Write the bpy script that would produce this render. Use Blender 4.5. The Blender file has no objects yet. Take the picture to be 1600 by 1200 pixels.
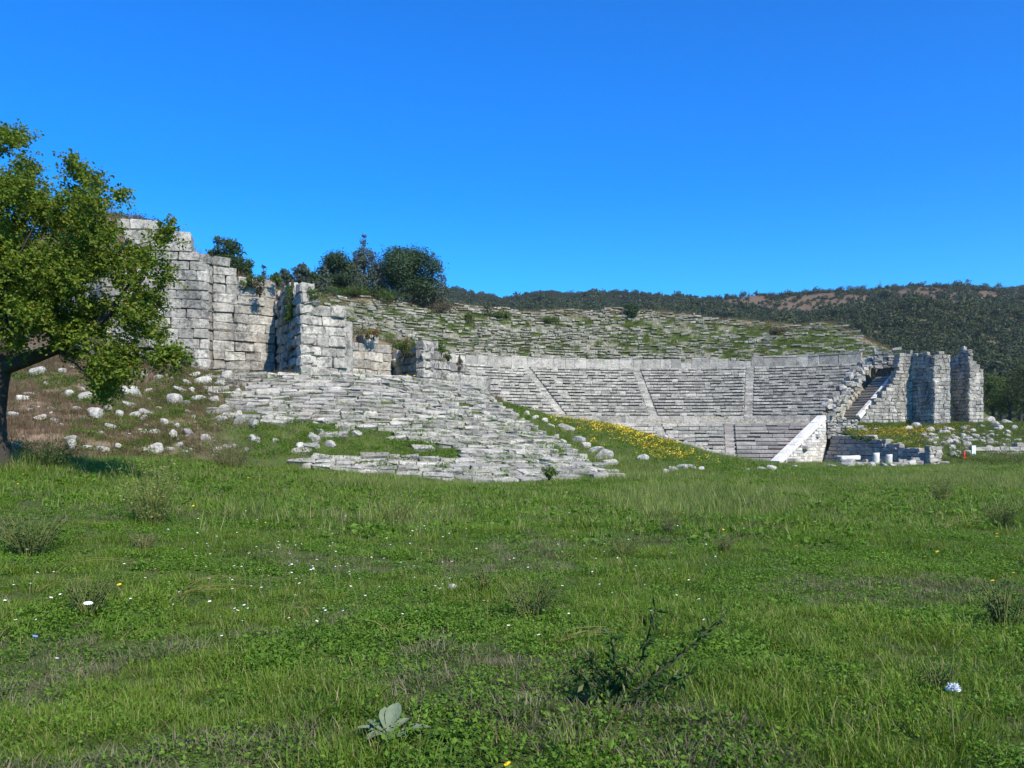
import bpy, math, random
import numpy as np

rng = np.random.default_rng(7)
random.seed(7)
SC = bpy.context.scene
COL = SC.collection
R = math.radians
CAMZ = 1.6
FPX = 1300.0          # focal length in photo pixels (1600 wide)
HOR = 690.0           # horizon row of the photo


def at(px, py, Y):
    """world point seen at a photo pixel at depth Y"""
    return np.array([(px - 800.0) / FPX * Y, Y, CAMZ + (HOR - py) / FPX * Y])


def px_of(X, Y, Z):
    return 800 + FPX * X / Y, HOR - FPX * (Z - CAMZ) / Y


# ------------------------------------------------------------------ numpy noise
def _hash(ix, iy, seed):
    n = (ix.astype(np.int64) * 374761393 + iy.astype(np.int64) * 668265263 + seed * 1442695041) & 0x7fffffff
    n = ((n ^ (n >> 13)) * 1274126177) & 0x7fffffff
    n = (n ^ (n >> 16)) & 0x7fffffff
    return n / float(0x7fffffff)


def vnoise(x, y, seed=0):
    x = np.asarray(x, float); y = np.asarray(y, float)
    ix = np.floor(x); iy = np.floor(y)
    fx = x - ix; fy = y - iy
    fx = fx * fx * (3 - 2 * fx); fy = fy * fy * (3 - 2 * fy)
    a = _hash(ix, iy, seed); b = _hash(ix + 1, iy, seed)
    c = _hash(ix, iy + 1, seed); d = _hash(ix + 1, iy + 1, seed)
    return (a * (1 - fx) + b * fx) * (1 - fy) + (c * (1 - fx) + d * fx) * fy


def fbm(x, y, seed=0, octv=4):
    s = 0; a = 0.5; t = 0
    for k in range(octv):
        s = s + a * vnoise(x * 2 ** k + 13.7 * k, y * 2 ** k - 7.1 * k, seed + k)
        t += a; a *= 0.5
    return s / t


def smooth(t):
    t = np.clip(t, 0, 1)
    return t * t * (3 - 2 * t)


# ------------------------------------------------------------------ the shape of the land
CX, CY = 18.0, 66.0                   # centre of the theatre
PR_R = [20, 24, 33.8, 35.3, 35.35, 48.3, 50.0, 51.0, 67.0]
PR_Z = [-0.9, -0.6, 3.75, 3.80, 4.7, 11.6, 11.65, 12.7, 22.6]
CREST_T = [-120, -75, -30, 3, 14, 27, 33, 38, 46, 60]
CREST_Z = [17, 21.5, 22.6, 22.6, 20.9, 19.3, 15.6, 12.9, 11.5, 9.0]
WLX = [-80, -30, -24, -20, -15.4, -12.8, -12.4, -10.2, -9.3, -9.2, -7.2, -4.8, -2.1, -1.0, 0.0, 300]
WLY = [70, 50, 45.5, 42.4, 43.6, 45.0, 44.6, 41.0, 41.8, 47.3, 48.9, 45.6, 49.4, 54.0, 66, 66]
WRX = [-300, 19, 20, 27.7, 35.6, 39.0, 40.2, 46.6, 47.9, 48.8, 50.6, 55.3, 62, 75, 140, 400]
WRY = [0, 0, 80, 88, 97, 100.6, 102.6, 106.9, 102.4, 102.3, 103.2, 105.8, 109.5, 125, 210, 600]
FILLX = [-40, -26, -22.5, -20.5, -19.5, -18, -16.8, -15.4, -13.5, -12.5, -11, -9.6, -8.3, -7, -4.9, -3.5, -2.1, 0, 2]
FILLZ = [13, 14.1, 14.0, 13.4, 12.7, 12.0, 11.2, 10.6, 10.0, 9.6, 9.0, 8.2, 7.6, 7.4, 6.8, 5.7, 4.5, 2, -1]
MOX = [-6, -2, 2.8, 6.5, 10.6, 13.8, 18.5, 25, 60]
MOZ = [5.0, 4.7, 3.2, 2.75, 1.6, 0.6, -0.4, -0.8, -0.8]
SKX = [-600, 200, 500, 690, 720, 760, 785, 800, 850, 900, 950, 1000, 1100, 1170, 1230, 1300, 1400, 1500, 1600, 1900, 2600]
SKY_ = [470, 460, 456, 451, 453, 461, 467, 462, 457, 460, 464, 468, 466, 463, 460, 453, 447, 445, 446, 452, 480]


def Yb(X):
    return np.interp(X, [-60, -28, -18, -13, -9], [16, 20, 25, 30, 31.5]) + 0.10 * np.maximum(0, X + 1) ** 2


def Yt(X):
    return 39.3 + 0.185 * np.maximum(0, X + 8.5) ** 2


def edgeX(t):
    return 4.6 - 6.6 * t


def field_z(X, Y):
    z = 0.085 * np.maximum(0, -X - 2.0) * smooth((Y - 3) / 9.0)
    z = np.minimum(z, 1.0)
    z = z + np.interp(Y, [0, 30, 45, 72, 90], [0, 0.0, -0.05, -0.6, -0.8]) * 1.0
    z = z + (fbm(X * 0.35, Y * 0.35, 3, 3) - 0.5) * 0.22 * smooth(Y / 5.0)
    return z


def cav_prof(X, Y):
    dx = X - CX; dy = Y - CY
    r = np.hypot(dx, dy)
    th = np.degrees(np.arctan2(dx, dy))
    p = np.interp(r, PR_R, PR_Z)
    zc = np.interp(th, CREST_T, CREST_Z)
    up = 12.7 + (zc - 12.7) * np.clip((r - 51) / 16.0, 0, 1)
    up = up + (fbm(X * .25, Y * .25, 11, 3) - .5) * 1.3 * smooth((r - 52) / 6)
    p = np.where(r > 51, up, p)
    back = up - 0.12 * np.maximum(0, r - 70) - 0.004 * np.maximum(0, r - 70) ** 2
    p = np.where(r > 68, np.maximum(back, 5.0), p)
    out = smooth((th - 37.5) / 6.0)
    p = p * (1 - out) + 4.0 * out
    return p - 0.12, r, th


def parodos_sd(X, Y):
    # signed distance behind the line of the side-entrance wall (34.6,92.6)-(38.2,76)
    ax, ay, bx, by = 34.6, 92.6, 38.2, 76.0
    d = np.array([bx - ax, by - ay]); d = d / np.hypot(*d)
    n = np.array([-d[1], d[0]])          # points right/back
    return (X - ax) * n[0] + (Y - ay) * n[1]


def H(X, Y):
    X = np.asarray(X, float); Y = np.asarray(Y, float)
    f = field_z(X, Y)
    # slope in front of the left wall with the stadium tiers
    t = np.clip((Y - Yb(X)) / (Yt(X) - Yb(X)), 0, 1)
    zb = np.minimum(f, 1.0)
    top = np.interp(X, [-40, -20, -14, 5], [6.0, 5.6, 4.75, 4.75])
    S = zb + (top - zb) * t
    S = S + (fbm(X * .6, Y * .6, 5, 3) - .5) * .5 * smooth((-12 - X) / 3) * smooth(t * 6) * smooth((1 - t) * 8)
    # grassy mound right of the tiers
    zc = np.interp(X, MOX, MOZ)
    M = f + (np.maximum(zc, f) - f) * smooth((Y - 37) / 21.0)
    M = M * 1.0
    bk = smooth((Y - 58.5) / 10.0)
    M = M * (1 - bk) + np.minimum(f, M) * bk
    M = M + (fbm(X * .5, Y * .5, 8, 3) - .5) * .35 * smooth((Y - 38) / 8)
    w = smooth((X - edgeX(t)) / 1.2 + 0.3)
    w = np.where(X > 8, 1.0, w)
    front = S * (1 - w) + M * w
    # right-hand terrace under the retaining wall
    T = np.interp(Y, [66, 72, 77, 80, 86, 96, 104, 125, 230], [-.7, -.45, .1, .9, 1.8, 3.4, 3.8, 4.0, 4.0])
    T = T + (fbm(X * .4, Y * .4, 21, 3) - .5) * .5
    sd = parodos_sd(X, Y)
    b = smooth((sd - 1.5) / 0.7) * smooth((X - 27) / 3)
    low = front * (1 - b) + np.maximum(T, front) * b
    # theatre bowl
    C, r, th = cav_prof(X, Y)
    fill = np.interp(X, FILLX, FILLZ)
    wl = np.interp(X, WLX, WLY); wr = np.interp(X, WRX, WRY)
    dl = Y - wl
    C = np.where(X < 1.5, np.maximum(C, fill - 0.02 * dl - 0.022 * np.maximum(dl - 3, 0) ** 2 + (fbm(X * .7, Y * .7, 31, 3) - .5) * .6), C)
    inside = smooth(dl / 0.9) * smooth((Y - wr) / 1.1) * smooth((r - 21) / 1.5)
    z = low * (1 - inside) + C * inside
    # hills
    a = 800 + FPX * X / np.maximum(Y, 5)
    ys = np.interp(a, SKX, SKY_) + 5.0
    Yr = 880.0
    hz = CAMZ + (HOR - ys) / FPX * Yr
    tt = (Y - 235) / (Yr - 235)
    up = np.where(tt < 1, np.clip(tt, 0, 1) ** 0.9, 1 - (tt - 1) * .6)
    hill = 4 + (hz - 4) * up + (fbm(X * .009, Y * .009, 41, 4) - .5) * 28 * smooth(tt * 5) * smooth((1.02 - tt) * 5)
    hill = hill + (fbm(X * .05, Y * .05, 45, 2) - .5) * 5 * smooth(tt * 5)
    k = smooth((Y - 205) / 40)
    return z * (1 - k) + hill * k


# ------------------------------------------------------------------ mesh helpers
def mesh_raw(name, V, loops, totals, mats, tone=None, smooth_=False, extra=None, mi=None):
    me = bpy.data.meshes.new(name)
    V = np.ascontiguousarray(V, np.float32)
    me.vertices.add(len(V)); me.vertices.foreach_set('co', V.ravel())
    loops = np.asarray(loops, np.int32).ravel(); totals = np.asarray(totals, np.int32)
    me.loops.add(len(loops)); me.loops.foreach_set('vertex_index', loops)
    me.polygons.add(len(totals))
    st = np.zeros(len(totals), np.int32); st[1:] = np.cumsum(totals)[:-1]
    me.polygons.foreach_set('loop_start', st)
    if mi is not None:
        me.polygons.foreach_set('material_index', np.asarray(mi, np.int32))
    me.update(calc_edges=True)
    me.polygons.foreach_set('use_smooth', np.full(len(totals), bool(smooth_)))
    for m in (mats if isinstance(mats, (list, tuple)) else [mats]):
        me.materials.append(m)
    if tone is not None:
        at_ = me.attributes.new('tone', 'FLOAT', 'POINT')
        at_.data.foreach_set('value', np.asarray(tone, np.float32))
    for k, v in (extra or {}).items():
        at_ = me.attributes.new(k, 'FLOAT', 'POINT')
        at_.data.foreach_set('value', np.asarray(v, np.float32))
    me.validate()
    return me


def obj(name, me, parent=None, loc=None):
    o = bpy.data.objects.new(name, me)
    COL.objects.link(o)
    if parent is not None:
        o.parent = parent
    if loc is not None:
        o.location = loc
    return o


def tag(o, label=None, cat=None, group=None, kind=None):
    if label: o['label'] = label
    if cat:
        o['category'] = cat
        if not kind: o['kind'] = 'thing'
    if group: o['group'] = group
    if kind: o['kind'] = kind
    return o


def empty(name, label, cat, loc=(0, 0, 0), group=None):
    o = bpy.data.objects.new(name, None)
    COL.objects.link(o)
    o.location = loc
    o.empty_display_size = 0.2
    return tag(o, label, cat, group)


def shift_mesh(me, loc):
    """put the mesh origin at loc"""
    n = len(me.vertices)
    a = np.empty(n * 3, np.float32); me.vertices.foreach_get('co', a)
    a = a.reshape(-1, 3) - np.asarray(loc, np.float32)
    me.vertices.foreach_set('co', a.ravel()); me.update()
    return me


# chamfered block template
_sg = [(sx, sy, sz) for sx in (-1, 1) for sy in (-1, 1) for sz in (-1, 1)]
T_S = []; T_M = []; _id = {}
for s in _sg:
    for a in range(3):
        _id[(s, a)] = len(T_S)
        T_S.append(s); T_M.append([0 if k == a else 1 for k in range(3)])
T_S = np.array(T_S, float); T_M = np.array(T_M, float)
T_F = []
for a in range(3):
    b, c = (a + 1) % 3, (a + 2) % 3
    for sa in (-1, 1):
        q = []
        for sb, sc in ((-1, -1), (1, -1), (1, 1), (-1, 1)):
            s = [0, 0, 0]; s[a] = sa; s[b] = sb; s[c] = sc
            q.append(_id[(tuple(s), a)])
        T_F.append(q)
    for sb in (-1, 1):
        for sc in (-1, 1):
            # edge running along a between faces b and c
            s0 = [0, 0, 0]; s0[a] = -1; s0[b] = sb; s0[c] = sc
            s1 = list(s0); s1[a] = 1
            T_F.append([_id[(tuple(s0), b)], _id[(tuple(s1), b)], _id[(tuple(s1), c)], _id[(tuple(s0), c)]])
for s in _sg:
    T_F.append([_id[(s, 0)], _id[(s, 1)], _id[(s, 2)]])
_tv = T_S - 0.2 * T_S * T_M
for i, f in enumerate(T_F):
    p = _tv[f]; n = np.cross(p[1] - p[0], p[2] - p[0])
    if np.dot(n, p.mean(0)) < 0: T_F[i] = f[::-1]
T_LOOPS = np.array([v for f in T_F for v in f]); T_TOT = np.array([len(f) for f in T_F])


class Blocks:
    def __init__(self):
        self.c = []; self.a = []; self.h = []; self.ch = []; self.j = []; self.t = []

    def add(self, c, ux, uy, uz, h, ch=0.04, j=0.015, tone=None):
        self.c.append(c); self.a.append((ux, uy, uz)); self.h.append(h)
        self.ch.append(min(ch, min(h) * 0.6)); self.j.append(j)
        self.t.append(random.uniform(0, 1) if tone is None else tone)

    def yaw(self, c, ang, h, tilt=0.0, roll=0.0, **k):
        """block with its long axis at yaw ang, optional tilts"""
        ca, sa = math.cos(ang), math.sin(ang)
        ux = np.array([ca, sa, 0.]); uy = np.array([-sa, ca, 0.]); uz = np.array([0, 0, 1.])
        if tilt:
            ux, uz = ux * math.cos(tilt) + uz * math.sin(tilt), uz * math.cos(tilt) - ux * math.sin(tilt)
        if roll:
            uy, uz = uy * math.cos(roll) + uz * math.sin(roll), uz * math.cos(roll) - uy * math.sin(roll)
        self.add(c, ux, uy, uz, h, **k)

    def mesh(self, name, mat):
        n = len(self.c)
        C = np.array(self.c, float); A = np.array(self.a, float); Hh = np.array(self.h, float)
        ch = np.array(self.ch, float); j = np.array(self.j, float)
        L = T_S[None] * Hh[:, None, :] - T_S[None] * T_M[None] * ch[:, None, None]
        L = L + rng.normal(0, 1, L.shape) * np.minimum(j[:, None, None], Hh[:, None, :] * .25)
        V = C[:, None, :] + np.einsum('nvk,nkd->nvd', L, A)
        loops = (T_LOOPS[None, :] + 24 * np.arange(n)[:, None]).ravel()
        return mesh_raw(name, V.reshape(-1, 3), loops, np.tile(T_TOT, n), mat, tone=np.repeat(self.t, 24))

    def build(self, name, mat, parent=None, loc=None):
        me = self.mesh(name, mat)
        if loc is not None: shift_mesh(me, loc)
        return obj(name, me, parent, loc)


def wall_run(B, p0, p1, thick, z0, topf, course=0.5, lens=(0.7, 1.7), gap=0.0, ch=0.045, j=0.018, proud=0.035, tonef=None):
    """courses of blocks from p0 to p1, outer face on the line, body to the left of the walking direction"""
    p0 = np.array(p0, float); p1 = np.array(p1, float)
    L = np.hypot(*(p1 - p0)); d = (p1 - p0) / L
    n = np.array([-d[1], d[0]])
    ang = math.atan2(d[1], d[0])
    zmax = max(topf(s) for s in np.linspace(0, L, 60)) + course
    z = z0; k = 0
    while z < zmax:
        ch_ = course * random.uniform(.92, 1.08)
        s = -random.uniform(0, .4) if k % 2 else 0.0
        s = max(s, 0.0) if L < 1.2 else s
        while s < L - 0.02:
            l = random.uniform(*lens)
            e = min(s + l, L)
            if L - e < 0.3: e = L
            s_ = max(s, 0)
            m = (s_ + e) / 2
            if z + ch_ * 0.6 < topf(m) and random.random() > gap and e - s_ > .08:
                pr = random.uniform(-proud, proud)
                q = p0 + d * m + n * (thick / 2 + pr)
                B.yaw(np.array([q[0], q[1], z + ch_ / 2]), ang, ((e - s_) / 2 - .006, thick / 2, ch_ / 2 - .006),
                      roll=random.gauss(0, .008), tilt=random.gauss(0, .004), ch=ch, j=j)
            s = e
        z += ch_; k += 1


def rhomb_leaves(P, N, size, asp=0.55, jit=0.5, tone=None, up=0.0):
    """one quad per leaf, leaf base at P, lying roughly in the plane whose normal is N"""
    n = len(P)
    N = N + rng.normal(0, jit, (n, 3)); N[:, 2] += up
    N /= np.linalg.norm(N, axis=1, keepdims=True) + 1e-9
    a = np.cross(N, rng.normal(0, 1, (n, 3))); a /= np.linalg.norm(a, axis=1, keepdims=True) + 1e-9
    b = np.cross(N, a)
    s = (np.asarray(size) * rng.uniform(.65, 1.3, n))[:, None]
    V = np.stack([P, P + a * s * .5 + b * s * asp * .5 - N * s * .06, P + a * s, P + a * s * .5 - b * s * asp * .5 - N * s * .06], 1)
    t = rng.uniform(0, 1, n) if tone is None else tone
    return V.reshape(-1, 3), np.repeat(t, 4)


def leaf_mesh(name, V, tone, mat):
    n = len(V) // 4
    return mesh_raw(name, V, np.arange(4 * n), np.full(n, 4), mat, tone=tone)


def tube(path, radii, seg=7, wob=0.0):
    """returns V, quads for a tapered tube along a path"""
    path = np.array(path, float); n = len(path)
    V = []
    for i in range(n):
        d = path[min(i + 1, n - 1)] - path[max(i - 1, 0)]
        d = d / (np.linalg.norm(d) + 1e-9)
        u = np.cross(d, [0.31, 0.95, 0.11]); u /= np.linalg.norm(u) + 1e-9
        v = np.cross(d, u)
        for k in range(seg):
            a = 2 * math.pi * k / seg
            r = radii[i] * (1 + (random.uniform(-wob, wob) if wob else 0))
            V.append(path[i] + (u * math.cos(a) + v * math.sin(a)) * r)
    F = []
    for i in range(n - 1):
        for k in range(seg):
            F.append((i * seg + k, i * seg + (k + 1) % seg, (i + 1) * seg + (k + 1) % seg, (i + 1) * seg + k))
    return np.array(V), np.array(F)


class Quads:
    def __init__(self): self.V = []; self.F = []; self.T = []; self.n = 0

    def add(self, V, F, tone=None):
        V = np.asarray(V, float)
        self.V.append(V); self.F.append(np.asarray(F) + self.n); self.n += len(V)
        self.T.append(np.full(len(V), random.random() if tone is None else tone) if np.isscalar(tone) or tone is None else tone)

    def mesh(self, name, mat, smooth_=True):
        F = np.concatenate(self.F)
        return mesh_raw(name, np.concatenate(self.V), F.ravel(), np.full(len(F), 4), mat, tone=np.concatenate(self.T), smooth_=smooth_)


# ------------------------------------------------------------------ materials
def new_mat(name):
    m = bpy.data.materials.new(name); m.use_nodes = True
    nt = m.node_tree
    for n in list(nt.nodes): nt.nodes.remove(n)
    out = nt.nodes.new('ShaderNodeOutputMaterial')
    return m, nt, out


class NB:
    def __init__(self, nt): self.nt = nt

    def n(self, t, **kw):
        nd = self.nt.nodes.new(t)
        for k, v in kw.items(): setattr(nd, k, v)
        return nd

    def link(self, a, b): self.nt.links.new(a, b)

    def pos(self): return self.n('ShaderNodeNewGeometry').outputs['Position']

    def noise(self, vec, scale, detail=4, rough=.55):
        nd = self.n('ShaderNodeTexNoise'); nd.inputs['Scale'].default_value = scale
        nd.inputs['Detail'].default_value = detail; nd.inputs['Roughness'].default_value = rough
        self.link(vec, nd.inputs['Vector']); return nd.outputs['Fac']

    def ramp(self, fac, stops):
        nd = self.n('ShaderNodeValToRGB'); cr = nd.color_ramp
        while len(cr.elements) < len(stops): cr.elements.new(.5)
        for e, (p, c) in zip(cr.elements, stops):
            e.position = p; e.color = (c, c, c, 1) if np.isscalar(c) else (*c, 1)
        self.link(fac, nd.inputs['Fac']); return nd.outputs['Color']

    def mix(self, fac, a, b, mode='MIX'):
        nd = self.n('ShaderNodeMix', data_type='RGBA', blend_type=mode)
        for s, v in ((nd.inputs[0], fac), (nd.inputs[6], a), (nd.inputs[7], b)):
            if hasattr(v, 'default_value') or hasattr(v, 'is_linked'): self.link(v, s)
            else: s.default_value = v if np.isscalar(v) else (*v, 1)
        return nd.outputs[2]

    def math(self, op, a, b=0.0):
        nd = self.n('ShaderNodeMath', operation=op)
        for s, v in ((nd.inputs[0], a), (nd.inputs[1], b)):
            if hasattr(v, 'is_linked'): self.link(v, s)
            else: s.default_value = v
        return nd.outputs[0]

    def attr(self, name, typ='GEOMETRY'):
        nd = self.n('ShaderNodeAttribute'); nd.attribute_name = name; nd.attribute_type = typ
        return nd.outputs['Fac']


def stone_mat(name, c1, c2, dark=(.10, .098, .092), lich=.5, warm=.12, bump=.5, sc=1.0, vert=False, warmc=(.42, .25, .12)):
    m, nt, out = new_mat(name); b = NB(nt)
    p = b.pos(); tone = b.attr('tone')
    base = b.mix(b.noise(p, 2.2 * sc, 5), c1, c2)
    f = b.math('ADD', b.math('MULTIPLY', tone, .52), .70)
    comb = b.n('ShaderNodeCombineColor')
    for i in range(3): b.link(f, comb.inputs[i])
    base = b.mix(1.0, base, comb.outputs[0], 'MULTIPLY')
    # grey and black lichen blotches, streaked downwards on the old faces
    vec = p
    if vert:
        mp = b.n('ShaderNodeMapping'); mp.inputs['Scale'].default_value = (1, 1, .35)
        b.link(p, mp.inputs['Vector']); vec = mp.outputs['Vector']
    l1 = b.ramp(b.noise(vec, 1.1 * sc, 8, .68), [(.50 - .10 * lich, 0), (.72 - .10 * lich, 1)])
    l2 = b.ramp(b.noise(p, 6.0 * sc, 7, .75), [(.46, 0), (.58, 1)])
    lf = b.math('MULTIPLY', b.math('ADD', b.math('MULTIPLY', l1, .75), b.math('MULTIPLY', l2, .62)), lich)
    col = b.mix(lf, base, dark)
    w = b.ramp(b.noise(p, .9 * sc, 4, .6), [(.60, 0), (.72, 1)])
    w2 = b.ramp(b.noise(p, 5 * sc, 4, .6), [(.42, 0), (.62, 1)])
    col = b.mix(b.math('MULTIPLY', b.math('MULTIPLY', w, w2), warm * 3), col, warmc)
    bs = b.n('ShaderNodeBsdfPrincipled'); bs.inputs['Roughness'].default_value = .93
    bs.inputs['Specular IOR Level'].default_value = .15
    b.link(col, bs.inputs['Base Color'])
    hgt = b.math('ADD', b.noise(p, 5 * sc, 8, .65), b.math('MULTIPLY', b.noise(p, 28 * sc, 3, .6), .35))
    bp = b.n('ShaderNodeBump'); bp.inputs['Strength'].default_value = bump; bp.inputs['Distance'].default_value = .12 / sc
    b.link(hgt, bp.inputs['Height']); b.link(bp.outputs[0], bs.inputs['Normal'])
    b.link(bs.outputs[0], out.inputs[0])
    return m


def leaf_mat(name, c_dark, c_light, c_alt=None, alt=.15, patch=0.6, trans=.35, pscale=.5, spec=.18):
    """leaf / blade: colour varies per leaf (tone), per plant (random) and in drifts over the ground"""
    m, nt, out = new_mat(name); b = NB(nt)
    tone = b.attr('tone')
    rnd = b.n('ShaderNodeObjectInfo').outputs['Random']
    nz = b.ramp(b.noise(b.pos(), pscale, 4, .6), [(.34, 0), (.66, 1)])
    f = b.math('ADD', b.math('MULTIPLY', tone, 1 - patch), b.math('MULTIPLY', nz, patch))
    f = b.math('ADD', f, b.math('MULTIPLY', b.math('SUBTRACT', rnd, .5), .35))
    cl = b.n('ShaderNodeClamp'); b.link(f, cl.inputs[0])
    col = b.mix(cl.outputs[0], c_dark, c_light)
    if c_alt is not None:
        k = b.math('FRACT', b.math('ADD', b.math('MULTIPLY', tone, 7.31), b.math('MULTIPLY', rnd, 3.7)))
        col = b.mix(b.math('LESS_THAN', k, alt), col, c_alt)
    d = b.n('ShaderNodeBsdfPrincipled'); d.inputs['Roughness'].default_value = .55
    d.inputs['Specular IOR Level'].default_value = spec
    t = b.n('ShaderNodeBsdfTranslucent')
    b.link(col, d.inputs['Base Color'])
    tc = b.mix(1.0, col, (1.25, 1.25, .6), 'MULTIPLY')
    b.link(tc, t.inputs['Color'])
    mx = b.n('ShaderNodeMixShader'); mx.inputs[0].default_value = trans
    b.link(d.outputs[0], mx.inputs[1]); b.link(t.outputs[0], mx.inputs[2])
    b.link(mx.outputs[0], out.inputs[0])
    return m


def plain_mat(name, c1, c2=None, scale=8, rough=.8, bump=.0):
    m, nt, out = new_mat(name); b = NB(nt)
    bs = b.n('ShaderNodeBsdfPrincipled'); bs.inputs['Roughness'].default_value = rough
    bs.inputs['Specular IOR Level'].default_value = .2
    nz = b.noise(b.pos(), scale, 5)
    b.link(b.mix(nz, c1, c2 or tuple(.75 * x for x in c1)), bs.inputs['Base Color'])
    if bump:
        bp = b.n('ShaderNodeBump'); bp.inputs['Strength'].default_value = bump; bp.inputs['Distance'].default_value = .05
        b.link(nz, bp.inputs['Height']); b.link(bp.outputs[0], bs.inputs['Normal'])
    b.link(bs.outputs[0], out.inputs[0])
    return m


M = {}
M['wall'] = stone_mat('weathered limestone', (.41, .372, .315), (.54, .50, .435), lich=.86, warm=.2, bump=.75, vert=True)
M['seat'] = stone_mat('seat limestone', (.38, .345, .29), (.51, .475, .41), lich=.70, warm=.08, bump=.6)
M['pale'] = stone_mat('pale flat limestone', (.385, .352, .295), (.50, .465, .40), lich=.72, warm=.10, bump=.7)
M['old'] = stone_mat('old mossy limestone', (.33, .305, .25), (.46, .43, .365), dark=(.085, .085, .06), lich=.85, warm=.10, bump=.6)
M['clean'] = stone_mat('restored limestone', (.53, .495, .44), (.62, .59, .535), lich=.34, warm=.10, bump=.4)
M['brown'] = stone_mat('brownish old limestone', (.34, .30, .26), (.46, .415, .365), lich=.5, warm=.15, bump=.5)
M['rock'] = stone_mat('rubble limestone', (.40, .37, .32), (.54, .51, .455), lich=.66, warm=.08, bump=.7, sc=1.6)

# ground: green turf, dry brown turf and stony soil, mixed by attributes of the mesh
m, nt, out = new_mat('ground soil'); b = NB(nt); p = b.pos()
g = b.mix(b.ramp(b.noise(p, .6, 6, .65), [(.35, 0), (.65, 1)]), (.045, .075, .018), (.085, .115, .03))
g = b.mix(b.ramp(b.noise(p, 2.7, 5, .7), [(.52, 0), (.7, 1)]), g, (.12, .095, .06))
d = b.mix(b.ramp(b.noise(p, 1.3, 6, .7), [(.36, 0), (.64, 1)]), (.13, .085, .06), (.24, .18, .13))
g = b.mix(b.attr('dry'), g, d)
s_ = b.mix(b.ramp(b.noise(p, 4.5, 6, .75), [(.40, 0), (.62, 1)]), (.13, .115, .075), (.36, .335, .29))
g = b.mix(b.attr('stony'), g, s_)
bs = b.n('ShaderNodeBsdfPrincipled'); bs.inputs['Roughness'].default_value = 1.0; bs.inputs['Specular IOR Level'].default_value = .05
b.link(g, bs.inputs['Base Color'])
bp = b.n('ShaderNodeBump'); bp.inputs['Strength'].default_value = .8; bp.inputs['Distance'].default_value = .15
b.link(b.noise(p, 3.5, 8, .7), bp.inputs['Height']); b.link(bp.outputs[0], bs.inputs['Normal'])
b.link(bs.outputs[0], out.inputs[0])
M['ground'] = m

m, nt, out = new_mat('hill soil'); b = NB(nt); p = b.pos()
g = b.mix(b.ramp(b.noise(p, .02, 6, .65), [(.38, 0), (.62, 1)]), (.045, .06, .025), (.15, .115, .075))
g = b.mix(b.attr('dry'), g, b.mix(b.noise(p, .06, 6, .7), (.085, .058, .042), (.15, .112, .078)))
bs = b.n('ShaderNodeBsdfPrincipled'); bs.inputs['Roughness'].default_value = 1.0; bs.inputs['Specular IOR Level'].default_value = .0
b.link(g, bs.inputs['Base Color']); b.link(bs.outputs[0], out.inputs[0])
M['hill'] = m

M['grass'] = leaf_mat('meadow grass', (.052, .108, .010), (.180, .262, .030), (.28, .25, .11), alt=.09, patch=.5, pscale=.45)
M['weed'] = leaf_mat('broad weed leaves', (.050, .115, .010), (.145, .255, .024), patch=.4, pscale=.7)
M['dull'] = leaf_mat('half dry grass', (.13, .12, .07), (.27, .235, .15), (.10, .15, .035), alt=.35, patch=.4)
M['dry'] = leaf_mat('dry brown grass', (.14, .085, .055), (.27, .19, .13), (.10, .12, .04), alt=.22, patch=.45, pscale=.35)
M['straw'] = leaf_mat('yellow straw', (.22, .20, .06), (.32, .29, .10), patch=.2)
M['tall'] = leaf_mat('tall meadow grass', (.085, .14, .024), (.22, .285, .060), (.34, .30, .15), alt=.16, patch=.5, pscale=.3)
M['tree'] = leaf_mat('small green tree leaves', (.048, .085, .010), (.165, .225, .024), (.22, .19, .03), alt=.07, patch=.35, trans=.4, pscale=1.4)
M['pine'] = leaf_mat('pine needles', (.022, .045, .018), (.050, .085, .032), patch=.3, trans=.12)
M['cedar'] = leaf_mat('blue grey needles', (.045, .062, .045), (.085, .105, .075), patch=.3, trans=.12)
M['oak'] = leaf_mat('dark scrub leaves', (.030, .046, .022), (.068, .086, .038), (.10, .09, .05), alt=.12, patch=.5, trans=.2, pscale=.02, spec=.02)
M['bush'] = leaf_mat('bush leaves', (.040, .080, .014), (.100, .150, .030), (.18, .14, .04), alt=.06, patch=.25, trans=.3)
M['red'] = leaf_mat('reddened leaves', (.20, .07, .035), (.30, .13, .05), (.09, .14, .03), alt=.45, patch=.2, trans=.3)
M['heath'] = leaf_mat('brown heath twigs', (.06, .06, .035), (.13, .10, .065), patch=.3, trans=.2)
M['dweed'] = leaf_mat('dark weed leaves', (.032, .070, .014), (.085, .140, .028), (.14, .14, .05), alt=.08, patch=.2, trans=.25)
M['bark'] = plain_mat('dark bark', (.034, .027, .022), (.075, .062, .05), 14, .95, .9)
M['stem'] = plain_mat('green stem', (.10, .12, .03), (.16, .16, .05), 20, .8)
M['white'] = plain_mat('white petals', (.80, .80, .80), (.72, .74, .78), 30, .6)
M['yellow'] = plain_mat('yellow petals', (.72, .55, .025), (.74, .47, .02), 3, .6)
M['orange'] = plain_mat('flower centre', (.70, .32, .02), (.6, .25, .02), 30, .7)
M['blue'] = plain_mat('blue petals', (.16, .22, .75), (.22, .28, .8), 30, .6)
M['mullein'] = plain_mat('felty grey leaf', (.095, .125, .070), (.17, .205, .13), 25, .95, .4)
M['rednet'] = plain_mat('red painted post', (.65, .05, .035), (.5, .04, .03), 20, .5)
M['panel'] = plain_mat('white board', (.80, .80, .78), (.74, .74, .72), 20, .5)

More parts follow.
